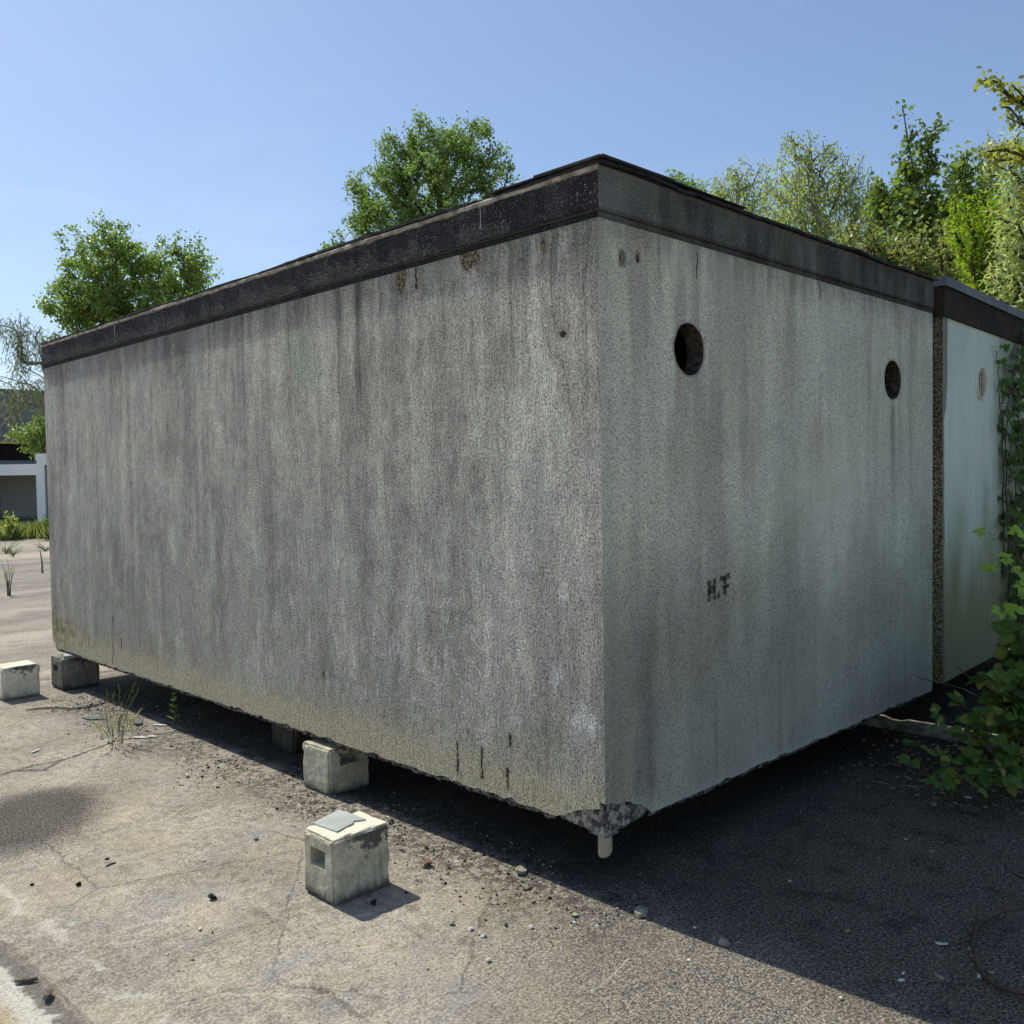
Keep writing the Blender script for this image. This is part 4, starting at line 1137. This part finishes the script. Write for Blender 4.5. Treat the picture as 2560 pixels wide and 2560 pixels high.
T = Tubes(); T.add(gpath([(2505, 2200), (2508, 2150), (2530, 2110), (2580, 2100)], .01), [.003]*4, 5); T.add(gpath([(2508, 2150), (2530, 2185), (2590, 2210)], .01), [.003]*3, 5)
tag(T.build('fallen_twig', M['wood'], None, gp(2510, 2150)), 'looped thin twig at the right edge above the bent cane', 'twig')
T = Tubes(); T.add(gpath([(2305, 2355), (2360, 2360), (2400, 2358), (2425, 2352)], .006), [.0015, .002, .002, .003], 5)
tag(T.build('fallen_twig', M['wood'], None, gp(2360, 2360)), 'straight thread-like twig pointing left from the bent cane', 'twig')

# ------------------------------------------------------------------ weeds
def weed_leafy(p, h, label, seed, lean=(0.02, 0)):
    R = random.Random(seed); root = empty('leafy_weed', p, label, 'weed')
    T = Tubes(); top = p + Vector((lean[0], lean[1], h)); pts = [p.lerp(top, i/6)+Vector((.008*math.sin(i*1.3), .006*math.cos(i*1.7), 0)) for i in range(7)]
    T.add(pts, [.004-.0004*i for i in range(7)], 5); T.build('stem', M['gcane'], root, p)
    Lf = Leaves(OVAT, seed)
    k = 0; z = .06
    while z < h:
        a = k*2.4+R.uniform(-.3, .3); c = p.lerp(top, z/h); s = R.uniform(.035, .06)*(1.15-z/h*.5)
        for da in (0, math.pi):
            d = Vector((math.cos(a+da), math.sin(a+da), .75+R.uniform(-.3, .4))); Lf.add(c, d, Vector((0, 0, 1)), s*1.1, .6)
        z += R.uniform(.028, .05); k += 1
    for j in range(7): Lf.add(top, rvec(R)*.5+Vector((0, 0, 1.2)), rvec(R), .05, .7)
    Lf.build('leaves', M['lweed'], root, p)
weed_leafy(gp(433, 1822), .36, 'slender green leafy weed rising out of the wall shadow', 3)
def grass_tuft(p, n, h, label, seed, mat='lgrass', spread=.10, seedheads=True, name='grass_tuft', wid=.0016):
    R = random.Random(seed)
    T = Tubes(); Lf = Leaves(GRS if mat == 'lgrass' and spread < .35 else NARR, seed)
    for i in range(n):
        a = R.uniform(0, 6.28); s = R.uniform(.3, 1); hh = h*R.uniform(.45, 1); b = p + Vector((R.gauss(0, .02), R.gauss(0, .02), 0))
        ln = Vector((math.cos(a), math.sin(a), 0))*spread*s
        pts = [b + ln*(f**1.7) + Vector((0, 0, hh*f)) for f in (0, .3, .6, .85, 1)]
        T.add(pts, [wid, wid, wid*.8, wid*.6, wid*.4], 3, False)
        if seedheads and R.random() < .5:
            for k in range(9):
                f = .75+.25*k/9; q = b + ln*(f**1.7) + Vector((0, 0, hh*f)); Lf.add(q, ln.normalized()*.4+Vector((0, 0, 1))+rvec(R)*.5, rvec(R), .03)
        elif mat != 'lyel' or i < 2:
            Lf.add(b + ln*.25+Vector((0, 0, hh*.2)), ln.normalized()*.5+Vector((0, 0, 1)), rvec(R), hh*.5)
    a = T.build('t', M['gcane'], None, p); b = Lf.build('t', M[mat], None, p)
    for o in (a, b): o.data.update()
    bm = bmesh.new(); bm.from_mesh(b.data); nb = len(bm.faces); bm.from_mesh(a.data); bm.faces.ensure_lookup_table()
    for i, f in enumerate(bm.faces): f.material_index = 0 if i < nb else 1
    for o in (a, b): m_ = o.data; bpy.data.objects.remove(o); bpy.data.meshes.remove(m_)
    tag(from_bm(name, bm, [M[mat], M['gcane']], None, p), label, 'grass' if name == 'grass_tuft' else 'weed')
grass_tuft(gp(290, 1868), 11, .42, 'wispy grass tuft growing from the crack in front of the long wall', 5, spread=.20)
grass_tuft(gp(300, 1868)+Vector((.05, .1, 0)), 3, .40, 'three thin grass stalks leaning over the wall shadow', 6, spread=.34)
p = gp(22, 1489)
grass_tuft(p, 12, .56, 'tall yellow flowering weed far out on the yard', 8, 'lyel', .12, True, 'flowering_weed', .005)
grass_tuft(gp(15, 1385), 12, .35, 'thin weed on the strip near the verge, at the left frame edge', 9, 'lgrass', .35, True, 'flowering_weed', .006)
grass_tuft(gp(33, 1392), 12, .25, 'low bright weed on the far strip', 10, 'lweed', .35, True, 'flowering_weed', .008)
grass_tuft(gp(113, 1378), 12, .25, 'bright weed on the far strip beside the garage edge', 11, 'lweed', .35, True, 'flowering_weed', .008)
T = Tubes(); p = gp(106, 1433); T.add([p, p+Vector((0, 0, .2)), p+Vector((-.02, .02, .42))], [.02, .014, .008], 5)
tag(T.build('dry_stalk', M['wood'], None, p), 'short dark dry stalk standing on the far concrete', 'stalk')
# verge
R = random.Random(8); Lf = Leaves((np.array([(0,0,0),(.07,.3,.02),(0,1,-.1),(-.07,.3,.02)], float), [(0,1,2),(0,2,3)]), 3)
for i in range(16000):
    px = R.uniform(-260, 420); py = R.uniform(1322, 1352); q = gp(px, py)
    if nz(q.x*.6, q.y*.6, 3) < -.25: continue
    Lf.add(q, (R.gauss(0, .3), R.gauss(0, .3), 1), rvec(R), R.uniform(.2, .62))
tag(Lf.build('grass_verge', M['lgrass']), 'overgrown dry grass verge in front of the white garages', None, None, 'stuff')
def bush(name, label, c, rx, rz, n, leafm, size, seed, tmpl=DIAM, group=None):
    base = Vector((c.x, c.y, 0)); R = random.Random(seed); root = empty(name, base, label, 'bush', group); T = Tubes(); Lf = Leaves(tmpl, seed)
    for i in range(int(n/14)):
        d = rvec(R); d.z = abs(d.z); e = base + Vector((d.x*rx*R.uniform(.4, 1), d.y*rx*R.uniform(.4, 1), d.z*rz*R.uniform(.6, 1)+.05))
        T.add([base+Vector((d.x*.05, d.y*.05, 0)), base.lerp(e, .5)+Vector((0, 0, .1*rz)), e], [.012, .008, .004], 4, False)
        for j in range(14): Lf.add(base.lerp(e, R.uniform(.35, 1.05))+rvec(R)*rx*.16, rvec(R)+Vector((0, 0, .3)), rvec(R), size*R.uniform(.6, 1.3))
    T.build('stems', M['bark'], root, base); Lf.build('foliage', M[leafm], root, base)
bush('small_bush', 'bright green bush at the foot of the white post', gp(116, 1345), .40, .60, 600, 'lweed', .10, 3)
bush('small_bush', 'grey-green spindly bush on the verge at the far left', gp(28, 1350), .35, .95, 500, 'lbirch', .10, 4)
bush('small_bush', 'low green bush under the white beam at the left frame edge', gp(-25, 1345), .5, .55, 450, 'lweed', .12, 5)

# ------------------------------------------------------------------ far garages and hall
def far_garage(name, loc, rz, label, W=3.2, D=3.2, H=2.52, zb=.28):
    root = empty(name, loc, label, 'garage', 'white framed garages across the yard', rz)
    bm = bmesh.new(); bx(bm, 0, .1, .02, D, zb, H+zb-.1); bx(bm, W-.1, W, .02, D, zb, H+zb-.1); bx(bm, .1, W-.1, D-.1, D, zb, H+zb-.1)
    from_bm('wall', bm, M['farin'], root)
    bm = bmesh.new(); bx(bm, .02, W-.02, .05, D, zb, zb+.12); from_bm('floor_slab', bm, M['tile'], root)
    bm = bmesh.new(); bx(bm, -.02, W+.02, .05, D+.02, H+zb-.12, H+zb-.02); from_bm('roof', bm, M['hall'], root)
    bm = bmesh.new(); bx(bm, -.05, W+.05, -.06, .05, H+zb-.20, H+zb+.0); bx(bm, -.03, W+.03, -.03, .05, H+zb-.36, H+zb-.20)
    from_bm('front_beam', bm, M['white'], root)
    for x in (-.05, W-.22):
        bm = bmesh.new(); bx(bm, x, x+.27, -.045, .05, 0.0, H+zb-.36); from_bm('post', bm, M['white'], root)
    return root
A = at(-130, 1320, 36.0); B = at(104, 1320, 33.5)
dirx = (at(104, 1320, 35.0) - at(-130, 1320, 36.5)); ang = math.atan2(dirx.y, dirx.x)
far_garage('open_garage', (A.x, A.y, 0), ang, 'open garage with dark inside and low white beam, left one of the pair', 3.55, 3.2, 2.05)
far_garage('open_garage.001', (B.x-.05*math.cos(ang), B.y-.05*math.sin(ang), 0), ang, 'garage with taller white corner post, partly hidden by the long wall', 3.2, 3.2, 2.36)
h0 = at(-900, 1200, 66); h1 = at(330, 1200, 72)
hv = h1-h0; ha = math.atan2(hv.y, hv.x); hl = hv.length
hall = empty('industrial_hall', (h0.x, h0.y, 0), 'dark grey flat roofed hall behind the white garages', 'hall', None, ha)
bm = bmesh.new(); bx(bm, 0, hl, 0, 30, 4.55, 7.75); from_bm('upper_wall', bm, M['hall'], hall)
bm = bmesh.new(); bx(bm, -.05, hl+.05, -.06, 30.1, 7.75, 7.95); from_bm('roof_edge', bm, M['slate'], hall)
bm = bmesh.new(); bx(bm, 0, hl, -.05, .1, 4.38, 4.55); from_bm('yellow_edge_strip', bm, M['halledge'], hall)
bm = bmesh.new(); bx(bm, 0, hl, 2.5, 29.5, 0, 4.38); from_bm('lower_wall', bm, M['hallvoid'], hall)
bm = bmesh.new(); bx(bm, 0, hl, .2, .4, 0, 3.3); from_bm('plinth_wall', bm, M['hall'], hall)

# ------------------------------------------------------------------ trees
def lobe(px, py, D, rx, rz):
    return (at(px, py, D), rx*D/F, rz*D/F)
def base_at(px, D, dx=0, dy=0):
    q = at(px, 1200, D); return Vector((q.x+dx, q.y+dy, 0))
def tr(name, label, px, D, trunkpx, lobes, ntar, leafm, tmpl, ls, nl, seed, **k):
    b = base_at(px, D); tk = [at(u, v, D) for u, v in trunkpx]
    return make_tree(name, label, 'tree', b, tk, [lobe(l[0], l[1], D, l[2], l[3]) for l in lobes], int(ntar*.95), leafm, tmpl, ls, int(nl*1.5), seed, **k)
tr('broadleaf_tree', 'round leafy green tree behind the left end of the long roof', 300, 30, [(300, 900), (295, 760), (290, 640)],
   [(255, 640, 95, 85), (330, 640, 90, 75), (400, 690, 90, 80), (480, 660, 62, 75), (175, 760, 60, 60), (230, 760, 110, 80), (500, 710, 55, 50), (350, 780, 150, 70), (170, 660, 32, 40), (320, 880, 170, 60), (330, 960, 130, 45)],
   780, 'lbroad', DIAM, .098, 36, 11, spread=.21)
tr('poplar_tree', 'dense mid green poplar rising behind the middle of the long roof', 1110, 24, [(1115, 900), (1110, 650), (1095, 420)],
   [(1090, 350, 85, 78), (1010, 390, 65, 80), (1170, 370, 80, 72), (1230, 420, 55, 65), (1100, 470, 150, 100), (950, 470, 75, 75), (1000, 560, 130, 75), (915, 530, 50, 60), (885, 460, 28, 40), (1240, 500, 70, 60), (1150, 600, 160, 80), (1080, 720, 180, 80), (1080, 830, 150, 70), (1090, 930, 110, 50)],
   1150, 'lpop', DIAM, .080, 33, 12, spread=.17)
tr('broadleaf_tree', 'small treetop peeping over the roof left of the poplar', 850, 34, [(850, 900), (850, 640)], [(850, 610, 34, 26), (835, 640, 40, 30), (880, 650, 40, 30), (850, 720, 80, 60), (850, 820, 90, 60)], 200, 'lpop', DIAM, .12, 14, 13, spread=.25)
tr('birch_tree', 'drooping birch at the far left, beside the garage corner', 160, 24, [(155, 1150), (130, 1000), (95, 860)],
   [(40, 815, 55, 22), (75, 870, 45, 40), (55, 950, 50, 40), (20, 1000, 35, 24), (105, 980, 30, 50), (150, 845, 30, 18)],
   135, 'lbirchd', NARR, .10, 20, 14, droop=.55, spread=.16, bark='birchbark')
tr('broadleaf_tree', 'low green tree above the white garage beam', 150, 42, [(150, 1200), (140, 1150)], [(95, 1125, 36, 24), (70, 1085, 48, 22), (120, 1080, 40, 40)], 120, 'lbroad', DIAM, .13, 14, 15, spread=.22)
# right-hand group
tr('broadleaf_tree', 'faint far treetop just above the short roof edge', 1700, 34, [(1700, 800), (1700, 520)], [(1680, 455, 45, 24), (1730, 455, 40, 26), (1720, 500, 80, 40), (1700, 600, 110, 70), (1700, 720, 120, 70), (1700, 840, 100, 60)], 340, 'lbroad', DIAM, .13, 13, 21, spread=.25)
tr('birch_tree', 'light green birch left of the biggest birch', 1850, 22, [(1850, 900), (1850, 600), (1845, 440)],
   [(1830, 450, 45, 45), (1900, 460, 45, 50), (1870, 520, 80, 60), (1800, 500, 36, 50), (1850, 640, 100, 70), (1850, 760, 110, 70), (1850, 880, 90, 60)], 430, 'lbirch', DIAM, .062, 16, 22, droop=.35, spread=.15, bark='birchbark')
tr('birch_tree', 'biggest drooping birch above the short roof', 2060, 19, [(2060, 950), (2060, 650), (2020, 400)],
   [(1985, 360, 45, 38), (2070, 390, 55, 35), (1990, 450, 75, 60), (2110, 450, 80, 60), (2050, 540, 120, 70), (1960, 560, 60, 70), (2160, 530, 55, 70), (2050, 620, 140, 50), (2050, 740, 150, 80), (2050, 880, 130, 70)],
   820, 'lbirch', DIAM, .058, 17, 23, droop=.42, spread=.15, bark='birchbark')
tr('maple_tree', 'dark leaved maple with tall thin leader', 2290, 14, [(2290, 800), (2288, 600), (2285, 430), (2262, 300)],
   [(2262, 290, 14, 26), (2280, 330, 16, 20), (2340, 330, 14, 36), (2330, 400, 34, 50), (2250, 430, 40, 45), (2240, 520, 60, 60), (2330, 520, 65, 60), (2200, 480, 22, 45), (2290, 590, 110, 50), (2290, 720, 130, 80), (2290, 860, 120, 70)],
   560, 'lmaple', LOBED, .070, 16, 24, spread=.13, step=.25)
tr('maple_tree', 'second dark green tree right of the tall leader', 2400, 17, [(2400, 800), (2400, 600), (2400, 420)],
   [(2400, 400, 36, 30), (2440, 420, 24, 26), (2390, 470, 60, 50), (2440, 520, 60, 60), (2360, 540, 60, 50), (2420, 650, 110, 80), (2430, 790, 110, 80)], 430, 'lmaple', LOBED, .072, 16, 25, spread=.15)
tr('birch_tree', 'sparse dark birch top standing between maple and willow', 2475, 20, [(2475, 700), (2475, 500), (2472, 350)],
   [(2470, 370, 26, 28), (2490, 420, 36, 40), (2460, 460, 36, 40), (2475, 560, 60, 70), (2480, 680, 70, 70)], 190, 'lbirch', DIAM, .07, 9, 26, droop=.25, spread=.14, bark='birchbark')
tr('hazel_tree', 'brownish twiggy shrub tree directly behind the short roof edge', 2290, 12.5, [(2290, 850), (2290, 700), (2300, 640)],
   [(2200, 640, 90, 50), (2300, 640, 100, 60), (2390, 640, 60, 70), (2250, 700, 110, 50), (2400, 720, 60, 50), (2130, 600, 60, 40), (2320, 760, 90, 50), (2290, 860, 150, 60), (2290, 980, 150, 60)],
   680, 'lhazel', DIAM, .055, 15, 27, spread=.12, step=.22)
tr('robinia_tree', 'vivid yellow-green feathery tree at the right', 2520, 11.5, [(2530, 900), (2530, 700), (2530, 600)],
   [(2440, 560, 55, 32), (2400, 500, 45, 16), (2400, 600, 30, 30), (2500, 650, 50, 60), (2460, 640, 50, 50), (2440, 720, 40, 45), (2480, 770, 50, 40), (2520, 560, 60, 90), (2560, 700, 90, 90), (2540, 860, 90, 60)],
   500, 'lrob', NARR, .055, 34, 28, spread=.11, step=.22)
tr('willow_tree', 'silvery narrow-leaved willow at the right frame edge', 2590, 10.6, [(2590, 900), (2590, 600), (2580, 420)],
   [(2530, 380, 45, 45), (2560, 470, 55, 60), (2550, 580, 60, 60), (2540, 680, 60, 60), (2560, 760, 60, 50), (2500, 330, 14, 22), (2640, 600, 80, 180), (2680, 420, 80, 90), (2720, 700, 110, 130), (2620, 880, 120, 80)],
   680, 'lwil', NARR, .085, 20, 29, spread=.13, step=.22)
tr('lime_tree', 'yellowish leafy branches hanging in at the top right', 2900, 9.0, [(2890, 900), (2870, 560), (2800, 300), (2680, 180)],
   [(2470, 195, 26, 10), (2520, 205, 34, 18), (2545, 235, 28, 22), (2510, 260, 16, 14), (2535, 300, 26, 22), (2560, 370, 30, 30), (2480, 385, 50, 14), (2640, 250, 60, 60), (2740, 220, 80, 100), (2880, 220, 120, 130), (2820, 380, 130, 90), (2960, 400, 110, 100)],
   520, 'llime', ROUND, .050, 10, 30, spread=.07, step=.16)

for i_, (x_, y_, rx_, rz_, lm_, lb_) in enumerate((
    (8.4, -1.3, 1.0, 2.0, 'lhazel', 'leafy shrub at the right end of the pale garage'), (9.8, .6, 1.2, 2.4, 'lmaple', 'dark shrub behind the right end of the pale garage'),
    (8.0, 3.4, 1.2, 2.3, 'lhazel', 'shrub close behind the pale garage'), (11.5, 4.6, 1.4, 2.6, 'lmaple', 'tall shrub between the trees behind the short roof'), (10.6, -2.2, 1.2, 1.9, 'lweed', 'light green shrub outside the right frame edge'))):
    bush('shrub', lb_, Vector((x_, y_, 0)), rx_, rz_, 1500, lm_, .09, 60+i_, DIAM, 'shrubs around the pale garage')
R = random.Random(44); Lf = Leaves(DIAM, 44)
for i_ in range(9000):
    an = YAW + R.uniform(-1.9, 1.5); D_ = R.uniform(88, 104); hh = 5.2 + 1.6*nz(an*9, 3) + 1.0*nz(an*31, 5)
    Lf.add((CP.x+D_*math.cos(an), CP.y+D_*math.sin(an), R.random()**.8*hh), rvec(R)+Vector((0, 0, .3)), rvec(R), R.uniform(.7, 1.4), .3)
tag(Lf.build('far_wood', M['lmaple']), 'far belt of trees closing the yard', None, None, 'stuff')

# ------------------------------------------------------------------ brambles and vines
def compound(Lf, p, d, nrm, s, R, n=3, c=None):
    d = d.normalized(); x = d.cross(nrm); x = x.normalized() if x.length > .01 else Vector((1, 0, 0))
    angs = {3: (0, 1.15, -1.15), 5: (0, .8, -.8, 1.7, -1.7)}[n]
    for i, a in enumerate(angs):
        dd = d*math.cos(a) + x*math.sin(a); nn = nrm + rvec(R)*.35
        Lf.add(p + dd*s*.12, dd + Vector((0, 0, -.15)), nn, s*(1.0 if i == 0 else .82)*R.uniform(.85, 1.1), c)
def bramble(name, label, canes, leafm, size, seed, per=.10, group='brambles by the pale garage', cat='bramble', tmpl=OVATW, nrm=Vector((-.35, -.45, .8)), mul=1, canem='cane', rad=.004):
    R = random.Random(seed); base = Vector((canes[0][0].x, canes[0][0].y, 0)); root = empty(name, base, label, cat, group)
    T = Tubes(); Lf = Leaves(tmpl, seed)
    for cn in canes:
        pts = []
        for a, b in zip(cn, cn[1:]):
            for i in range(5): pts.append(a.lerp(b, i/5)+rvec(R)*.008)
        pts.append(cn[-1])
        T.add(pts, [rad*(1-.6*i/len(pts)) for i in range(len(pts))], 5)
        acc = 0
        for i in range(1, len(pts)):
            sg = pts[i]-pts[i-1]; acc += sg.length
            while acc > per:
                acc -= per
                for m in range(mul):
                    side = rvec(R); side.z = abs(side.z)*.6; pd = (side + sg.normalized()*.4).normalized(); ln = R.uniform(.04, .10)
                    e = pts[i] + pd*ln
                    T.add([pts[i], pts[i].lerp(e, .5)+Vector((0, 0, .006)), e], [.0016, .0013, .001], 3, False)
                    compound(Lf, e, pd+Vector((0, 0, -.25)), nrm+rvec(R)*.45, size*R.uniform(.7, 1.2), R, R.choice((3, 3, 5)), R.uniform(.2, .8))
    T.build('canes', M[canem], root, base); Lf.build('leaves', M[leafm], root, base)
    return root
def g2p(s, out, z):     # point in front of the pale wall: s along it, out in front
    return Vector((G2O.x + s*math.cos(G2A) + out*math.sin(G2A), G2O.y + s*math.sin(G2A) - out*math.cos(G2A), z))
def a_(px, py, D): return at(px, py, D)
# low foreground bramble
B0 = Vector((3.1, -.75, 0))
cn = [[B0, a_(2480, 1900, 5.3), a_(2400, 1800, 5.2), a_(2330, 1780, 5.1)],
      [B0, a_(2500, 1850, 5.4), a_(2420, 1840, 5.0), a_(2370, 1830, 4.9)],
      [B0, a_(2450, 1930, 5.0), a_(2330, 1960, 4.7), a_(2290, 1880, 4.6), a_(2260, 1870, 4.6)],
      [B0, a_(2520, 1950, 5.0), a_(2450, 1960, 4.8), a_(2400, 1950, 4.6), a_(2440, 1990, 4.5)],
      [B0, a_(2530, 1930, 5.0), a_(2480, 1900, 4.8), a_(2500, 1960, 4.6)],
      [B0, a_(2540, 1850, 5.3), a_(2500, 1810, 5.1), a_(2480, 1780, 5.0)],
      [B0, a_(2560, 1950, 5.0), a_(2550, 1880, 4.9), a_(2530, 1800, 5.0)]]
bramble('bramble_bush', 'low dark green bramble spreading over the shaded ground at the right', cn, 'lbram', .072, 5, .08, mul=1)
# taller mass at the frame edge
B1 = g2p(1.55, .75, 0)
cn = []
R = random.Random(12)
for i in range(17):
    px = R.uniform(2490, 2640); py = R.uniform(1560, 1760); D = R.uniform(5.2, 6.1)
    cn.append([B1+Vector((R.uniform(-.3, .4), R.uniform(-.4, .1), 0)), a_(px+60, py+90, D), a_(px, py, D), a_(px-R.uniform(0, 30), py+R.uniform(-10, 60), D)])
bramble('bramble_bush', 'tall thick bramble mass at the right frame edge', cn, 'lbram', .095, 6, .065, mul=1)
# sprays higher up, their sunlight painted into the leaf colour
cn = [[B1+Vector((.3, 0, 0)), a_(2600, 1500, 6.0), a_(2560, 1400, 5.8), a_(2520, 1355, 5.7), a_(2480, 1345, 5.6)],
      [B1+Vector((.4, 0, 0)), a_(2620, 1450, 6.0), a_(2560, 1380, 5.8), a_(2540, 1345, 5.7)]]
bramble('bramble_spray', 'light green bramble shoot with leaves held up into the sun', cn[:1], 'lbraml', .075, 7, .10)
bramble('bramble_spray', 'bright serrated leaves just below the highest sunny shoot', [[B1+Vector((.45, 0, 0)), a_(2620, 1560, 6.0), a_(2570, 1480, 5.8), a_(2535, 1440, 5.7), a_(2525, 1420, 5.7)], [B1+Vector((.35, 0, 0)), a_(2610, 1620, 6.0), a_(2570, 1560, 5.8), a_(2525, 1540, 5.7)]], 'lbraml', .070, 8, .11)
# dead cane ends
T = Tubes()
T.add([a_(2391, 1666, 5.9), a_(2420, 1690, 5.8), a_(2450, 1717, 5.7), a_(2500, 1770, 5.4)], [.003, .004, .004, .005], 5)
T.add([a_(2365, 1710, 5.9), a_(2410, 1722, 5.7), a_(2450, 1745, 5.5), a_(2520, 1790, 5.3)], [.003, .004, .004, .005], 5)
T.add([a_(2285, 1688, 5.7), a_(2305, 1698, 5.7), a_(2325, 1701, 5.7), a_(2365, 1710, 5.9)], [.002, .003, .003, .003], 5)
tag(T.build('dead_cane', M['wood'], None, a_(2420, 1700, 5.7)), 'thin dead canes reaching across the gap below the pale wall', 'cane')
# vine on the pale wall
def vine(label, path, seed, size=.06, per=.085, mul=1):
    bramble('climbing_vine', label, [path], 'livy', size, seed, per, 'vines on the pale garage', 'vine', LOBED, Vector((-.25, -.9, .35)), mul, 'cane', .006)
vine('thin young vine with single leaves reaching up beside the round vent', [g2p(1.28, .02, .9), g2p(1.24, .03, 1.4), g2p(1.22, .03, 1.9), g2p(1.12, .03, 2.15), g2p(1.13, .02, 2.3), g2p(1.08, .02, 2.46)], 21, .055, .12)
vine('dark thick vine stem climbing the pale wall to the roof', [g2p(1.42, .05, 0), g2p(1.36, .04, .8), g2p(1.31, .03, 1.5), g2p(1.30, .03, 1.9), g2p(1.35, .04, 2.2), g2p(1.50, .05, 2.42), g2p(1.75, .05, 2.62)], 22, .07, .05, 2)
vine('leafy vine hanging on the pale wall at the right frame edge', [g2p(1.62, .04, 0), g2p(1.55, .05, .7), g2p(1.50, .04, 1.3), g2p(1.58, .05, 1.9), g2p(1.60, .05, 2.4)], 23, .075, .04, 2)
vine('outermost vine on the pale wall, low and bushy', [g2p(1.8, .05, 0), g2p(1.75, .07, .6), g2p(1.70, .06, 1.2), g2p(1.78, .06, 1.9)], 24, .08, .04, 2)

# ------------------------------------------------------------------ light, sky, camera
EL, AZ = math.radians(53), math.radians(-3.6)      # azimuth from +Y towards +X
W = bpy.data.worlds.new('World'); SC.world = W; W.use_nodes = True
nt = W.node_tree; bg = nt.nodes['Background']; sk = nt.nodes.new('ShaderNodeTexSky')
sk.sky_type = 'NISHITA'; sk.sun_disc = False; sk.sun_elevation = EL; sk.sun_rotation = AZ
sk.altitude = 0; sk.air_density = 1.0; sk.dust_density = .8; sk.ozone_density = 1.6
gain = nt.nodes.new('ShaderNodeMix'); gain.data_type = 'RGBA'; gain.blend_type = 'MULTIPLY'; gain.inputs[0].default_value = 1; gain.clamp_result = False
gain.inputs[7].default_value = (.985, 1.06, 1.18, 1)
gm = nt.nodes.new('ShaderNodeGamma'); gm.inputs[1].default_value = .88
nt.links.new(sk.outputs[0], gm.inputs[0]); nt.links.new(gm.outputs[0], gain.inputs[6]); tc = nt.nodes.new('ShaderNodeTexCoord'); mp = nt.nodes.new('ShaderNodeMapping'); mp.inputs['Scale'].default_value = (1.2, 1.2, 5.5)
no = nt.nodes.new('ShaderNodeTexNoise'); no.inputs['Scale'].default_value = 2.2; no.inputs['Detail'].default_value = 6; no.inputs['Roughness'].default_value = .55; no.inputs['Distortion'].default_value = .6
mr = nt.nodes.new('ShaderNodeMapRange'); mr.interpolation_type = 'SMOOTHSTEP'
for i_, v_ in enumerate((.48, .78, 0.0, .16)): mr.inputs[i_+1].default_value = v_
wm = nt.nodes.new('ShaderNodeMix'); wm.data_type = 'RGBA'; wm.inputs[7].default_value = (5.6, 5.9, 6.4, 1)
nt.links.new(tc.outputs['Generated'], mp.inputs['Vector']); nt.links.new(mp.outputs[0], no.inputs['Vector']); nt.links.new(no.outputs[0], mr.inputs[0])
nt.links.new(mr.outputs[0], wm.inputs[0]); nt.links.new(gain.outputs[2], wm.inputs[6]); nt.links.new(wm.outputs[2], bg.inputs[0]); bg.inputs[1].default_value = .15
sl = bpy.data.lights.new('sun', 'SUN'); sl.energy = 4.7; sl.angle = math.radians(.53); sl.color = (1, .965, .86)
so = bpy.data.objects.new('sun', sl); COL.objects.link(so)
sdir = Vector((math.sin(AZ)*math.cos(EL), math.cos(AZ)*math.cos(EL), math.sin(EL)))
so.rotation_euler = sdir.to_track_quat('Z', 'Y').to_euler(); so.location = (0, 10, 20)
cd = bpy.data.cameras.new('camera'); co = bpy.data.objects.new('camera', cd); COL.objects.link(co)
cd.sensor_width = 36; cd.lens = F/2560*36; cd.clip_end = 2000; cd.clip_start = .05
m = Matrix((CR, CU, -CF)).transposed().to_4x4(); m.translation = CP; co.matrix_world = m
SC.camera = co
SC.view_settings.view_transform = 'Standard'; SC.view_settings.look = 'None'; SC.view_settings.exposure = 0; SC.view_settings.gamma = 1
SC.render.resolution_x = SC.render.resolution_y = 1024
SC.cycles.max_bounces = 4; SC.cycles.diffuse_bounces = 3; SC.cycles.glossy_bounces = 1; SC.cycles.transmission_bounces = 2; SC.cycles.transparent_max_bounces = 6
SC.cycles.use_adaptive_sampling = True; SC.cycles.adaptive_threshold = .025; SC.cycles.adaptive_min_samples = 12
